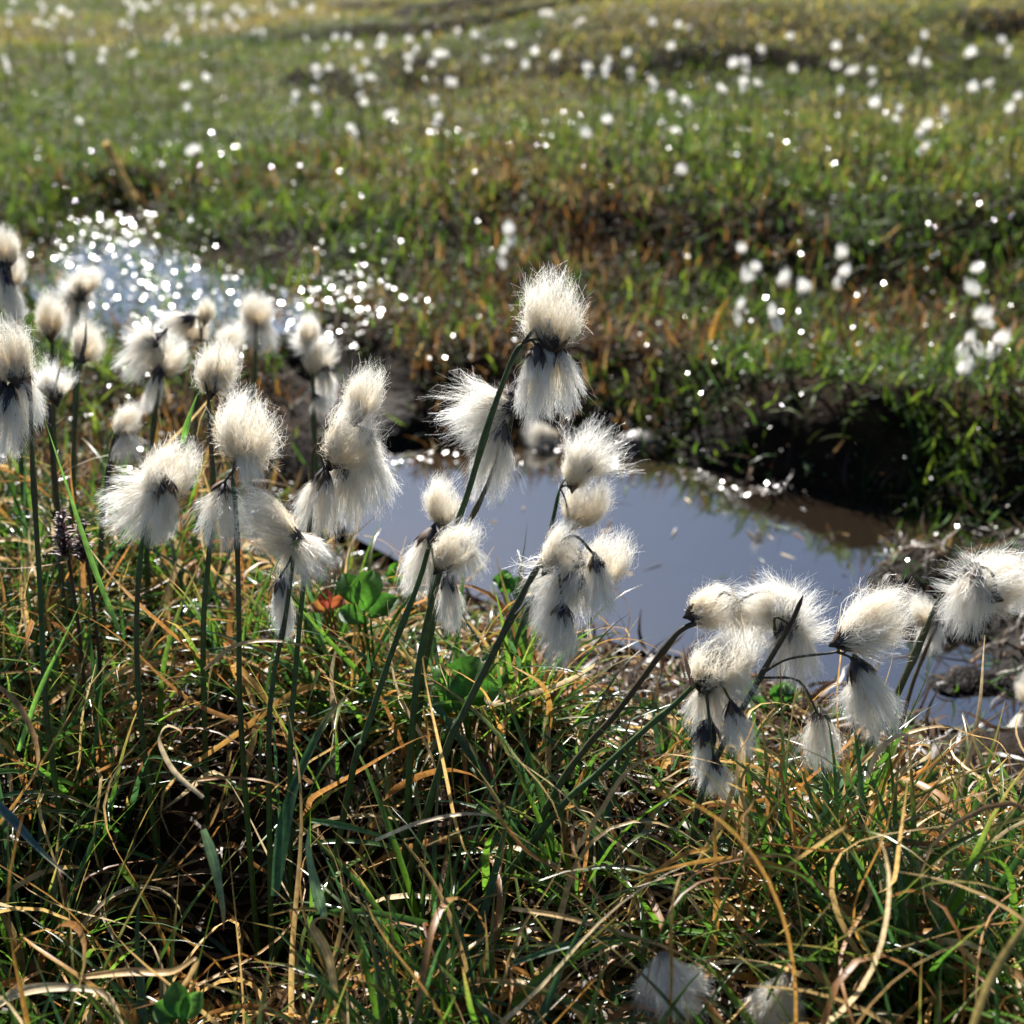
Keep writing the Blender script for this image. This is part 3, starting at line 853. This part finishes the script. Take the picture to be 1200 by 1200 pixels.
plant('ragged blurred cotton plume over the pool, wispy hairs pointing up right', 0.83, [(656, 572), (645, 622), (630, 680), (602, 760), (580, 850)],
      [(697, 522, F_, 88, 58), (683, 586, B_, 70, 70), (676, 545, B_, 56, 80)], scol=GS, rpx=3)
plant('large shaggy cotton grass cluster before the pool with grey bracts at its heart', 0.715,
      [(642, 648), (620, 682), (586, 750), (546, 830), (518, 895)],
      [(660, 640, B_, 72, 55, 0.1), (712, 652, B_, 78, 65, 0.0), (648, 700, F_, 118, -126, 0.3), (664, 704, D_, 96, -112, 0.35), (656, 748, D_, 76, -95, 0.2), (704, 690, D_, 72, -80, 0.0)],
      scol=(0.05, 0.045, 0.022), scol2=GS, rpx=4.6)
plant('cotton grass on an arched brown stem with white fluff above, right of the pool middle', 0.72,
      [(828, 727), (800, 737), (776, 764), (722, 836), (690, 872), (650, 930)],
      [(838, 710, B_, 66, 20, 0), (888, 706, F_, 78, 165, 0.1), (872, 735, D_, 70, -70)], scol=DK, scol2=GS, rpx=4.2)
plant('long cascade of white tufts under a big cream ball, right of the pool middle', 0.70,
      [(818, 798), (790, 826), (758, 853), (702, 905), (645, 960)],
      [(842, 768, B_, 92, 68, 0.25), (826, 832, D_, 74, -98, 0.3), (820, 888, D_, 82, -105, 0.1), (866, 858, D_, 66, -75, 0.0), (846, 914, D_, 52, -70, 0.0), (855, 800, D_, 66, -70, 0.2)],
      [([(812, 806), (805, 780), (800, 755)], 6, DK, BR), ([(828, 815), (836, 790), (843, 771)], 6, DK, BR)], scol=GS, rpx=4.2)
plant('branching cotton grass spreading three tufts on long curved stalks, stem ending in a dark point', 0.70,
      [(941, 698), (926, 732), (897, 782), (884, 806), (852, 864), (822, 930), (808, 1010), (800, 1090)],
      [(938, 712, F_, 92, 55, -0.15, True, 0.015), (925, 765, D_, 84, -100, 0.0, True, 0.012), (905, 700, B_, 62, 140, -0.1, True, 0.02), (1028, 735, F_, 98, 22, 0.1), (1036, 728, B_, 84, 28, -0.1, False),
       (1022, 824, D_, 100, -72, 0.25), (1012, 830, F_, 76, -98, 0.2, False), (966, 869, D_, 72, -84, 0.25)],
      stalks={3: [(892, 790), (925, 772), (980, 764)], 5: [(980, 764), (996, 770), (1006, 780)], 7: [(890, 794), (936, 798), (958, 836)],
              4: [(980, 764), (990, 764)], 6: [(996, 770), (1004, 782)], 0: [(926, 732), (908, 724)], 1: [(905, 765), (925, 735)], 2: [(926, 732), (915, 724)]},
      scol=DK, scol2=GS, rpx=3.8)
plant('nodding cotton grass at the right edge seen from behind, hairs raying out', 0.735,
      [(1136, 662), (1112, 684), (1086, 735), (1062, 790), (1040, 836), (1010, 886), (985, 955), (960, 1040), (944, 1095)],
      [(1124, 690, F_, 84, 165, -0.2), (1172, 682, F_, 96, 12, -0.1), (1176, 674, B_, 84, 30, -0.15, False), (1132, 708, D_, 84, -108, 0.1), (1150, 700, F_, 76, -70, -0.1)],
      scol=(0.06, 0.05, 0.025), scol2=GS, rpx=4.6)
plant('small blurred pale tuft on a brown stem left of the right edge plant', 0.88, [(1098, 734), (1086, 760), (1070, 800), (1056, 850)],
      [(1082, 713, B_, 46, 100), (1090, 744, D_, 50, -95)], scol=BR, scol2=GS, rpx=2.6)
plant('white tuft just entering the right edge above the dark water', 1.0, [(1212, 830), (1216, 900), (1220, 1000)], [(1206, 800, B_, 54, 90), (1202, 855, D_, 60, -100), (1204, 700, D_, 40, -90)])

# loose cotton lying in the grass
def loose(label, px, py, a, ln, ang, kd=D_, n=2):
    p = wp(px, py, a)
    e = link('loose_cotton', None, label=label, cat='cotton fluff', group='fallen cotton in the grass', loc=Vector(p))
    for i in range(n):
        dv = RT * math.cos(R(ang + i * 28 - 14)) + UP * math.sin(R(ang + i * 28 - 14)) + FWD * random.uniform(-0.3, 0.3)
        dv /= np.linalg.norm(dv); Ls = ln * a / FPX * (1 - 0.15 * i)
        _tk[0] += 1
        o = link('tuft', TUFTS[kd][_tk[0] % len(TUFTS[kd])], e, loc=Vector(-dv * Ls * 0.5 + RT * 0.006 * i))
        o.rotation_mode = 'QUATERNION'; o.rotation_quaternion = Vector(dv).to_track_quat('Z', 'Y'); o.scale = (Ls,) * 3
loose('largest fallen cotton tuft buried in straw at the bottom edge', 782, 1166, 0.625, 100, -70, F_, 3)
loose('fallen cotton tuft under blades at the bottom edge, right of the largest one', 905, 1180, 0.62, 90, -100, D_, 2)
loose('wisp of fallen cotton caught in grass at lower right', 1070, 1020, 0.70, 76, -110, D_, 2)
gp = ground(630, 522)
loose('blurred white cotton scrap lying at the far rim of the pool', 630, 514, float(np.linalg.norm(gp - C0) * 0.985), 44, 170, B_, 2)

# ------------------------------------------------------------------ far cotton grass (one small mesh each)
def small_plant(seed, nt_, hgt):
    r = np.random.default_rng(seed)
    V0, F0, c0 = tube([np.array((0.004 * r.normal(), 0.004 * r.normal(), hgt)), np.array((0.01 * r.normal(), 0, hgt * 0.5)), np.array((0, 0, -0.02))], 0.0009, 0.0014, 5, 4, GB, GS)
    Vs, Fs, Cs, Mi = [V0], [F0], [c0], [np.zeros(len(F0), int)]
    off = len(V0)
    for i in range(nt_):
        kd = 'ball' if i == 0 else 'drop'
        V, F, c = tuft_mesh('x', kd, 340, 0.015, seed * 13 + i, 5, 0.35)
        L_ = r.uniform(0.017, 0.024)
        dv = Vector((r.normal(0, 0.35), r.normal(0, 0.35), 1)) if i == 0 else Vector((r.normal(0, 0.6), r.normal(0, 0.6), -1))
        q = np.array(dv.normalized().to_track_quat('Z', 'Y').to_matrix())
        V = (V * L_) @ q.T + np.array((0.006 * i * r.choice([-1, 1]), 0, hgt - (0.004 if i == 0 else 0.0)))
        Vs.append(V); Fs.append(F + off); Cs.append(c); Mi.append(np.ones(len(F), int)); off += len(V)
    return mk_mesh('cotton_grass', np.concatenate(Vs), np.concatenate(Fs), np.concatenate(Cs), [M_stem, M_hair], midx=np.concatenate(Mi))
SHORT = {h: {k: [small_plant(int(h * 1000) + k * 3 + j, k, h) for j in range(2)] for k in (1, 2, 3)} for h in (0.05, 0.07, 0.09)}
SMALL = {1: [small_plant(1, 1, 0.13), small_plant(2, 1, 0.12), small_plant(3, 1, 0.14)], 2: [small_plant(4, 2, 0.13), small_plant(5, 2, 0.13)], 3: [small_plant(6, 3, 0.13), small_plant(7, 3, 0.12)]}

def far_plant(px, py, nt_, label, group, hgt=0.125, rp=None):
    """a small plant whose head shows at the photo point: rooted where head height and ground agree"""
    r_ = ray(px, py)
    t = np.linspace(0.9, 14, 3000)
    P = C0[None] + r_[None] * t[:, None]
    z = height(P[:, 0], P[:, 1])
    i = int(np.argmax(P[:, 2] < z + hgt))
    short = hgt < 0.095
    me = random.choice((SHORT[min(SHORT, key=lambda q: abs(q - hgt))] if short else SMALL)[nt_])
    o = link('cotton_plant', me, label=label, cat='cotton grass', group=group, loc=Vector((P[i, 0], P[i, 1], z[i])))
    sc = hgt / (min(SHORT, key=lambda q: abs(q - hgt)) if short else 0.13)
    k = random.uniform(0.75, 1.15)
    o.scale = (k * random.uniform(0.8, 1.2), k * random.uniform(0.8, 1.2), sc)
    o.rotation_euler = (random.uniform(-0.1, 0.1), random.uniform(-0.12, 0.12), random.uniform(0, TAU))
    return o

BG = 'cotton grass on the far bank'
for px, py, k, h, lb in [
    (598, 275, 2, 0.06, 'upper of two blurred white tufts left of the tallest head, on the far bank'),
    (592, 299, 2, 0.05, 'lower of two blurred white tufts left of the tallest head, on the far bank'),
    (875, 295, 1, 0.085, 'topmost tuft of the zigzag column standing left on the right hand bank'),
    (886, 318, 2, 0.07, 'second tuft from the top of the zigzag column on the right hand bank'),
    (869, 332, 1, 0.06, 'faint bluish tuft left in the zigzag column on the right hand bank'),
    (866, 362, 2, 0.055, 'bright double tuft at the foot of the zigzag column, beside an orange blade'),
    (912, 331, 1, 0.06, 'small oval tuft between the zigzag column and a slightly lower twin'),
    (938, 341, 1, 0.06, 'small wide tuft right of the small oval one on the far bank'),
    (911, 372, 3, 0.06, 'three part white tuft lowest between the two tall columns'),
    (989, 298, 1, 0.07, 'tiny bright round tuft above a short white column on the far bank'),
    (979, 322, 2, 0.06, 'short white column of two tufts below a tiny bright one'),
    (1146, 319, 1, 0.09, 'top tuft of the tall white column near the right edge of the far bank'),
    (1145, 345, 1, 0.075, 'second tuft, plain white, of the tall column near the right edge'),
    (1145, 374, 2, 0.07, 'middle greyish tuft of the tall column near the right edge'),
    (1136, 404, 3, 0.07, 'broad white cluster low in the tall column near the right edge'),
    (1158, 402, 2, 0.06, 'right side tuft of the broad cluster in the tall right edge column'),
    (1130, 436, 1, 0.05, 'lowest bright tuft of the tall column near the right edge'),
]:
    far_plant(px, py, k, lb, BG, h)

iso = {(211, 103): 'cream tuft touching a whiter one on the green turf at upper left', (220, 120): 'bright white tuft just under a cream one on the green turf at upper left',
       (243, 95): 'lone small white tuft right of the cream and white pair at upper left', (85, 138): 'lone beige tuft on dark green turf at the far left',
       (222, 177): 'upper of the two tufts right of the leaning straw spike', (230, 189): 'lower bluish tuft right of the leaning straw spike',
       (404, 152): 'double white tuft alone at the top centre left, lower end of a loose column', (795, 213): 'bright flat white tuft alone in mid meadow, right of centre',
       (706, 152): 'white tuft beside a fainter one in mid meadow, above the tallest head', (695, 162): 'faint tuft left of a whiter one in mid meadow, above the tallest head',
       (800, 148): 'single round tuft below a pair, in mid meadow right of centre', (1079, 155): 'large ring shaped white tuft at upper right, lowest there',
       (1070, 175): 'bright tuft at the foot of a ring shaped one at upper right', (510, 117): 'white double tuft heading a short column at top centre',
       (514, 139): 'faint tuft under a white double one at top centre', (458, 138): 'single white tuft between two columns at top centre',
       (577, 65): 'single upright oval tuft right of the top centre clusters', (762, 29): 'left tuft in front of the long dark peat scarp at top',
       (791, 38): 'big bright tuft in front of the long dark peat scarp at top', (808, 30): 'right tuft in front of the long dark peat scarp at top'}
spots = [(14, 34), (43, 28), (56, 30), (81, 45), (84, 66), (117, 68), (126, 73), (157, 60), (107, 36), (138, 30), (150, 32), (2, 65), (4, 78), (195, 45),
         (204, 48), (203, 35), (218, 24), (238, 38), (264, 27), (292, 33), (248, 28), (272, 38), (211, 103), (220, 120), (243, 95), (85, 138), (222, 177), (230, 189),
         (307, 39), (363, 42), (383, 53), (395, 47), (406, 46), (417, 63), (418, 77), (420, 92), (422, 108), (422, 129), (378, 82), (386, 87), (371, 107), (374, 127),
         (346, 115), (436, 75), (443, 93), (404, 152), (448, 56), (440, 46), (470, 67), (478, 53), (489, 60), (480, 74), (502, 77), (507, 48), (530, 64),
         (523, 73), (523, 90), (524, 101), (510, 117), (514, 139), (458, 138), (577, 65), (352, 8), (536, 38), (564, 44), (364, 14), (326, 13),
         (638, 22), (649, 19), (683, 27), (762, 29), (791, 38), (808, 30), (608, 54), (620, 70), (620, 80), (643, 69), (680, 80), (701, 82), (713, 73), (714, 84),
         (736, 66), (740, 85), (760, 88), (760, 100), (775, 63), (796, 112), (798, 122), (800, 148), (706, 152), (695, 162), (883, 73), (888, 60), (854, 86), (856, 98),
         (874, 98), (889, 93), (795, 213),
         (925, 50), (978, 64), (934, 90), (1013, 42), (988, 86), (1000, 86), (998, 101), (1017, 77), (1025, 94), (1081, 45), (1077, 60), (1088, 68), (1075, 82),
         (1138, 66), (1154, 73), (1150, 92), (1174, 58), (1184, 50), (1022, 134), (1056, 132), (1070, 122), (1116, 132), (1145, 115), (1192, 123), (1079, 155),
         (1084, 160), (1070, 175), (1199, 140)]
for k in range(28):
    spots.append((random.uniform(0, 330), random.triangular(2, 26, 10)))
for px, py in spots:
    big = py > 55
    nt_ = random.choice([1, 1, 2])
    if (px, py) in iso:
        far_plant(px, py, 2 if 'double' in iso[(px, py)] or 'ring' in iso[(px, py)] else 1, iso[(px, py)], 'cotton grass singled out in the meadow', random.uniform(0.10, 0.13))
        continue
    if px < 340 and py < 30: lb, gr = 'tiny blurred white tuft in the dense band along the top left edge', 'cotton grass band at the top left'
    elif px < 340: lb, gr = 'blurred white tuft below the dense band at the top left', 'cotton grass under the top left band'
    elif px < 460: lb, gr = 'blurred white tuft in the loose upright column at the top centre left', 'cotton grass column at the top centre left'
    elif px < 590: lb, gr = 'blurred white tuft in the scattered clump at the top centre', 'cotton grass clump at the top centre'
    elif px < 830: lb, gr = 'blurred white tuft in the sparse row right of the top centre', 'cotton grass row right of the top centre'
    elif px < 1050: lb, gr = 'blurred white tuft among the peat hummocks at the upper right', 'cotton grass among the upper right hummocks'
    else: lb, gr = 'blurred white tuft by the dark scarps near the top right corner', 'cotton grass by the top right scarps'
    far_plant(px, py, nt_, lb, gr, random.uniform(0.10, 0.14))

# ------------------------------------------------------------------ straw seed spike at upper left
def spike():
    g = ground(192, 300)
    a = float(np.dot(g - C0, FWD)) * 0.995
    top = wp(126, 172, a); root = g.copy()
    e = link('seed_spike', None, label='leaning straw coloured seed spike above the glittering water', cat='grass spike', loc=Vector(root))
    pts = [top - root, wp(150, 222, a) - root, wp(172, 262, a) - root, np.zeros(3)]
    V, F, cc = tube(pts, 0.0022, 0.0026, 6, 6, (0.5, 0.33, 0.09), (0.35, 0.24, 0.07))
    link('stem', mk_mesh('stem', V, F, cc, [M_stem]), e)
    P = catmull(pts[:3], 30)
    P = P[: int(len(P) * 0.72)]
    r = np.random.default_rng(3)
    n = 420
    i = r.integers(0, len(P), n)
    az = r.uniform(0, TAU, n)
    ax = nrm(P[0] - P[-1])
    A = nrm(np.cross(ax, (0.2, 1, 0.1))); Bv = np.cross(ax, A)
    o_ = A[None] * np.cos(az)[:, None] + Bv[None] * np.sin(az)[:, None]
    base = P[i] + o_ * 0.0012
    tip = base + o_ * 0.0055 + ax[None] * r.uniform(0.004, 0.009, (n, 1))
    mid = (base + tip) / 2 + o_ * 0.0015
    PP = np.stack([base, mid, tip], 1)
    side = nrm(np.cross(ax[None], o_))[:, None] + 0 * PP
    W = np.array([0.0012, 0.0026, 0.0004])[None] + np.zeros((n, 1))
    V, F, sh = ribbons(PP, side, W)
    c = np.repeat(pick(np.array([(0.55, 0.42, 0.16), (0.65, 0.50, 0.22)]), n)[:, None], 6, 1)
    link('seed_head', mk_mesh('seed_head', V, F, c, [M_dry]), e)
spike()

# ------------------------------------------------------------------ single blades that stand out in the foreground
def blade(label, a, pts, wpx, colr, tip=None, twist=0.6, da=0.0, cat='grass blade', name=None, foldh=0.35, group='single blades in the foreground', taper=2.0, ph=0.0, m=None):
    P = [wp(px, py, a + da * i) for i, (px, py) in enumerate(pts)]
    root = P[0].copy()
    V, F, cc = strip([q - root for q in P], 0.8 * wpx * a / FPX, colr, tip, twist, foldh=foldh, taper=taper, ph=ph)
    dry = colr[0] > colr[1]
    name = name or ('curled_straw' if dry else 'sedge_leaf')
    return link(name, mk_mesh(name, V, F, cc, [m or (M_dry if dry else M_grass)]), label=label, cat=cat, group=group, kind='thing', loc=Vector(root))
ST = (0.52, 0.34, 0.14); OC = (0.42, 0.20, 0.05); PA = (0.60, 0.47, 0.28); DG = (0.028, 0.075, 0.022); MG = (0.06, 0.15, 0.025); LG = (0.11, 0.24, 0.03); BGn = (0.035, 0.09, 0.05)
blade('broad dark green folded blade with a pale dry tip, left of bottom centre', 0.66, [(322, 1050), (335, 960), (352, 905), (385, 840), (420, 802)], 21, DG, (0.45, 0.32, 0.14), 0.3, 0.012)
blade('broad grey green blade hanging in a curve, left of the dark folded one', 0.64, [(238, 972), (250, 1010), (260, 1060), (262, 1090)], 16, (0.10, 0.16, 0.07), (0.3, 0.1, 0.05), 0.5)
blade('pale green blade standing beside the dark folded one, lower end in straw', 0.64, [(380, 1075), (370, 1040), (362, 1000), (362, 968)], 17, (0.12, 0.20, 0.09), None, 0.3)
blade('bright green upright blade near the left edge, crossing the dark hollow', 0.68, [(22, 880), (45, 815), (70, 760), (98, 700)], 10, LG, None, 0.3)
blade('long light green leaf rising beside the left edge plant stem', 0.73, [(140, 740), (112, 670), (82, 580), (52, 490)], 9, (0.09, 0.19, 0.03), None, 0.6)
blade('tall tawny loop of dead blade over dark water at lower right', 0.71, [(985, 950), (1000, 905), (1045, 868), (1100, 852), (1140, 862), (1172, 872), (1185, 905), (1182, 950), (1168, 985)], 10, ST, PA, 1.5)
blade('second tawny arch below the tallest loop at lower right', 0.70, [(1020, 985), (1068, 955), (1105, 915), (1150, 905), (1180, 925), (1215, 945)], 8, ST, PA, 1.2)
blade('ochre hook shaped dead blade under the hanging right hand tufts', 0.69, [(1010, 990), (1030, 930), (1060, 880), (1088, 876), (1082, 900), (1040, 920), (1018, 950), (1008, 985)], 9, OC, ST, 2.2)
blade('pale curled dead blade arching from the hook at lower right', 0.68, [(1016, 912), (1030, 880), (1058, 862), (1085, 872), (1088, 885), (1060, 905), (1020, 955), (1010, 990)], 10, PA, OC, 1.6)
blade('long straw blade sweeping under the white cascade at centre right', 0.67, [(670, 1005), (705, 950), (735, 905), (775, 885), (830, 892), (862, 905)], 9, ST, PA, 1.0)
blade('thin straw coil standing below the cascade of white tufts', 0.68, [(870, 1030), (875, 960), (868, 920), (885, 890), (905, 900), (912, 940), (905, 975), (885, 985)], 7, ST, PA, 2.5)
blade('looping ochre blade right of the thin straw coil', 0.69, [(935, 1020), (928, 960), (915, 905), (925, 880), (940, 910), (945, 960)], 7, OC, ST, 2.0)
blade('wide straw arch over green grass below the small hanging tuft on the left', 0.69, [(240, 785), (275, 758), (320, 752), (365, 762), (388, 790), (396, 830)], 11, ST, OC, 1.1)
blade('brown arching blade at the left edge above the dark hollow', 0.66, [(-8, 800), (20, 825), (40, 865), (44, 900), (30, 925)], 10, (0.30, 0.18, 0.08), ST, 0.6)
blade('small upright straw ring in the dark hollow at left', 0.65, [(238, 935), (205, 905), (188, 870), (195, 852), (212, 858), (208, 875)], 9, PA, OC, 2.2)
blade('straw wave running right from the straw ring', 0.65, [(232, 914), (270, 912), (310, 916), (340, 928), (365, 950)], 8, OC, PA, 1.5)
blade('wide pale blade curving round the bottom left corner', 0.62, [(-20, 1190), (20, 1165), (70, 1158), (120, 1165), (140, 1195), (150, 1230)], 18, PA, ST, 0.5)
blade('thick flattened straw blade crossing the bottom left', 0.62, [(95, 1145), (150, 1140), (200, 1140), (230, 1125), (205, 1165), (150, 1185)], 15, ST, BR, 0.8)
blade('twisted pair edge of straw standing at bottom centre left', 0.625, [(395, 1180), (385, 1120), (368, 1085), (385, 1078), (415, 1110), (425, 1150), (435, 1210)], 15, ST, OC, 2.4)
blade('long ochre blade running diagonally through lower centre', 0.655, [(575, 945), (620, 1000), (690, 1040), (720, 1085), (700, 1100)], 8, OC, ST, 1.0)
blade('long pale straw lying across the lower middle', 0.655, [(440, 985), (490, 965), (540, 955), (580, 958), (600, 975), (640, 1000)], 9, PA, ST, 1.0)
blade('straw blade sagging from lower centre to the bottom edge', 0.63, [(600, 1065), (660, 1075), (730, 1095), (790, 1115), (850, 1155), (890, 1210)], 10, ST, OC, 0.8)
blade('long nearly level straw blade at the lower right', 0.655, [(940, 1130), (960, 1110), (1020, 1115), (1090, 1122), (1160, 1130), (1220, 1128)], 8, ST, PA, 1.0)
blade('green blade lying flat across the lower centre', 0.66, [(365, 962), (400, 968), (440, 978), (475, 985)], 13, MG, None, 0.3)
blade('dark green stem like blade leaning right at the bottom right', 0.63, [(1000, 1200), (1060, 1120), (1120, 1070), (1185, 1000)], 8, DG, None, 0.2)
blade('broad green leaf upright below the hanging tufts at lower right', 0.72, [(965, 1000), (985, 950), (1008, 900), (1012, 870)], 17, MG, BGn, 0.3)
blade('grey green leaf curving up under the small hanging tuft at right', 0.72, [(1000, 960), (985, 920), (972, 890), (968, 865)], 13, (0.10, 0.18, 0.10), None, 0.4)
blade('out of focus tan blade crossing the bottom right corner', 0.50, [(1130, 1230), (1160, 1150), (1200, 1085), (1240, 1030)], 13, (0.34, 0.25, 0.08), None, 0.2)
blade('green blade bent like a crook at the right, bottom end in straw', 0.66, [(1165, 1100), (1185, 1060), (1178, 1030), (1150, 1015)], 9, (0.10, 0.2, 0.08), None, 0.6)
blade('glossy blue green blade sloping into the dark hollow at far left', 0.64, [(-10, 935), (20, 968), (50, 1000), (85, 1032)], 15, (0.03, 0.07, 0.05), PA, 0.4, m=M_glossy)
blade('dark green blade arching low through the bottom middle', 0.63, [(600, 1130), (660, 1110), (720, 1100), (780, 1105)], 11, DG, None, 0.3)
blade('orange blade standing by the zigzag column on the far bank', float(np.dot(ground(838, 420) - C0, FWD)), [(832, 400), (842, 370), (858, 345)], 9, (0.5, 0.25, 0.04), None, 0.2)

# ------------------------------------------------------------------ small broad-leaved plants
def leaf_mesh(L, Wd, cup, colr, seed, k=9):
    r = np.random.default_rng(seed)
    s = np.linspace(0, 1, k)
    half = Wd * 0.5 * np.sin(np.clip(s * 0.96 + 0.03, 0, 1) * math.pi) ** 0.7
    cols = np.linspace(-1, 1, 7)
    V = np.array([[(c * h, t * L, cup * L * (c * c * 0.5 * (h / (Wd * 0.5))) + 0.12 * L * math.sin(t * 3) + 0.015 * L * r.normal()) for c in cols] for t, h in zip(s, half)])
    i = np.arange(k * 7).reshape(k, 7)
    F = np.stack([i[:-1, :-1], i[:-1, 1:], i[1:, 1:], i[1:, :-1]], -1).reshape(-1, 4)
    cc = np.array(colr)[None, None] * (1 + 0.35 * (np.abs(cols)[None, :, None] < 0.1) + 0.1 * r.normal(size=(k, 7, 1)))
    return mk_mesh('leaf', V.reshape(-1, 3), F, cc.reshape(-1, 3), [M_leaf])

def herb(label, px, py, a, leaves, name='broad_leaf_plant', cat='leafy plant'):
    p = wp(px, py, a)
    root = np.array([p[0], p[1], min(hz(p[0], p[1]), p[2] - 0.005)])
    e = link(name, None, label=label, cat=cat, loc=Vector(root))
    for i, (lx, ly, ln, ang, colr) in enumerate(leaves):
        q = wp(lx, ly, a)
        dv = RT * math.cos(R(ang)) + UP * math.sin(R(ang)) * 0.8 + FWD * 0.3
        dv /= np.linalg.norm(dv)
        Ls = ln * a / FPX
        o = link('leaf', leaf_mesh(Ls, Ls * 0.72, 0.35, colr, i + px), e, loc=Vector(q - dv * Ls * 0.5 - root))
        z = nrm(np.array((0.2 * math.sin(i * 2.1), -0.75, 0.65))); xx = nrm(np.cross(dv, z)); zz = np.cross(xx, dv)
        from mathutils import Matrix
        o.rotation_euler = Matrix((xx, dv, zz)).transposed().to_euler()
        V, F, cc = tube([q - dv * Ls * 0.48 - root, (q - dv * Ls * 0.5 - root) * 0.5 + np.array((0.004, 0, 0.002)), np.zeros(3)], 0.0007, 0.001, 5, 4, colr, colr)
        link('stalk', mk_mesh('stalk', V, F, cc, [M_stem]), e)
LF = (0.032, 0.10, 0.010); LF2 = (0.05, 0.145, 0.012)
herb('rounded bright green leaves left of the pool, lit from behind', 420, 735, 0.85, [(432, 692, 50, 80, LF2), (408, 690, 40, 110, LF), (450, 712, 40, 40, LF), (412, 722, 34, 150, LF)])
herb('oval green leaves at the foot of the shaggy middle cluster', 540, 830, 0.80, [(545, 795, 60, 60, LF), (525, 800, 50, 120, LF2), (565, 815, 44, 20, LF), (520, 825, 40, 170, LF)])
herb('small plant with orange red leaves left of the pool', 385, 735, 0.86, [(382, 702, 24, 100, (0.20, 0.04, 0.02)), (396, 706, 20, 50, (0.22, 0.06, 0.02)), (372, 712, 20, 150, (0.2, 0.08, 0.02))])
herb('tiny green leaves with ragged edges at the bottom left edge', 215, 1190, 0.61, [(210, 1172, 44, 110, LF), (225, 1178, 36, 60, MG), (195, 1185, 36, 160, LF)])
for lb, px, py, a in [('low green rosette at the near rim of the pool, centre', 610, 700, 0.98), ('low green rosette at the near rim of the pool, left', 480, 690, 0.98), ('low green herb under the right hand pool rim', 905, 830, 0.92)]:
    herb(lb, px, py, a, [(px + random.uniform(-26, 26), py - random.uniform(5, 24), random.uniform(18, 28), random.uniform(10, 170), random.choice([LF, LF2, MG])) for _ in range(8)])

def flower_spike(label, px, py, px1, py1, a):
    base = wp(px1, py1, a)
    root = np.array([base[0], base[1], min(hz(base[0], base[1]), base[2])])
    e = link('dried_flower_spike', None, label=label, cat='dried flower', group='dried flower spikes at the left', loc=Vector(root))
    top = wp(px, py, a) - root
    V, F, cc = tube([top, top * 0.5 + np.array((0.002, 0, 0)), np.zeros(3)], 0.001, 0.0013, 6, 5, (0.05, 0.02, 0.02), (0.06, 0.04, 0.02))
    link('stem', mk_mesh('stem', V, F, cc, [M_stem]), e)
    r = np.random.default_rng(px); n = 110
    s = r.random(n) ** 0.9; az = r.uniform(0, TAU, n)
    vis = base - root
    b = top[None] * (1 - s[:, None] * 0.6) + vis[None] * s[:, None] * 0.6
    d = np.stack([np.cos(az), np.sin(az), r.uniform(0.1, 0.9, n)], 1); d = nrm(d)
    t = b + d * r.uniform(0.005, 0.009, (n, 1)) * (0.6 + 0.6 * s[:, None])
    PP = np.stack([b, (b + t) / 2 + np.array((0, 0, 0.001)), t], 1)
    side = nrm(np.cross(d, (0.1, 0.2, 1.0)))[:, None] + 0 * PP
    W = np.array([0.0006, 0.0016, 0.0003])[None] + np.zeros((n, 1))
    V, F, _ = ribbons(PP, side, W)
    c = np.repeat(pick(np.array([(0.09, 0.035, 0.04), (0.16, 0.09, 0.09), (0.30, 0.22, 0.20)]), n)[:, None], 6, 1)
    link('flower_head', mk_mesh('flower_head', V, F, c, [M_bract]), e)
flower_spike('dark purple dried flower spike behind the left edge plant stem', 72, 600, 78, 690, 0.80)
flower_spike('paler dried flower spike right of the dark purple one', 96, 615, 98, 690, 0.80)

# ------------------------------------------------------------------ stones and clods at the water's edge
def stone_mat():
    m, t, p, o = mat('wet_stone')
    n = t.nodes.new('ShaderNodeTexNoise'); n.inputs['Scale'].default_value = 60; n.inputs['Detail'].default_value = 8
    tc = t.nodes.new('ShaderNodeTexCoord'); t.links.new(tc.outputs['Object'], n.inputs['Vector'])
    r = t.nodes.new('ShaderNodeValToRGB'); e = r.color_ramp.elements
    e[0].position = 0.3; e[0].color = (0.012, 0.008, 0.006, 1); e[1].position = 0.7; e[1].color = (0.05, 0.032, 0.022, 1)
    t.links.new(n.outputs['Fac'], r.inputs[0]); t.links.new(r.outputs[0], p.inputs['Base Color'])
    p.inputs['Roughness'].default_value = 0.45
    p.inputs['Specular IOR Level'].default_value = 0.3
    b = t.nodes.new('ShaderNodeBump'); b.inputs['Strength'].default_value = 0.6; b.inputs['Distance'].default_value = 0.003
    t.links.new(n.outputs['Fac'], b.inputs['Height']); t.links.new(b.outputs[0], p.inputs['Normal'])
    return m
M_stone = stone_mat()
def stone(label, px, py, wpx, hpx, seed):
    g = ground(px, py)
    a = float(np.dot(g - C0, FWD)); w_ = wpx * a / FPX * 0.5; h_ = hpx * a / FPX * 0.6
    r = np.random.default_rng(seed)
    nu, nv = 22, 12
    V = []
    for j in range(nv + 1):
        th = math.pi * j / nv
        for i in range(nu):
            ph = TAU * i / nu
            d = np.array((math.sin(th) * math.cos(ph), math.sin(th) * math.sin(ph), math.cos(th)))
            k = 0.75 + 0.5 * float(fbm(np.array([d[0] * 1.6 + seed]), np.array([d[1] * 1.6 + d[2] * 2]), seed, 3)[0])
            V.append(d * k * np.array((w_, w_ * 0.7, h_)))
    V = np.array(V); i = np.arange((nv + 1) * nu).reshape(nv + 1, nu); j = np.roll(i, -1, 1)
    F = np.stack([i[:-1], i[1:], j[1:], j[:-1]], -1).reshape(-1, 4)
    link('stone', mk_mesh('stone', V, F, None, [M_stone]), label=label, cat='stone', loc=Vector(g))
stone('brown rounded stone on the far rim of the pool, behind the ragged plume', 752, 528, 80, 30, 1)
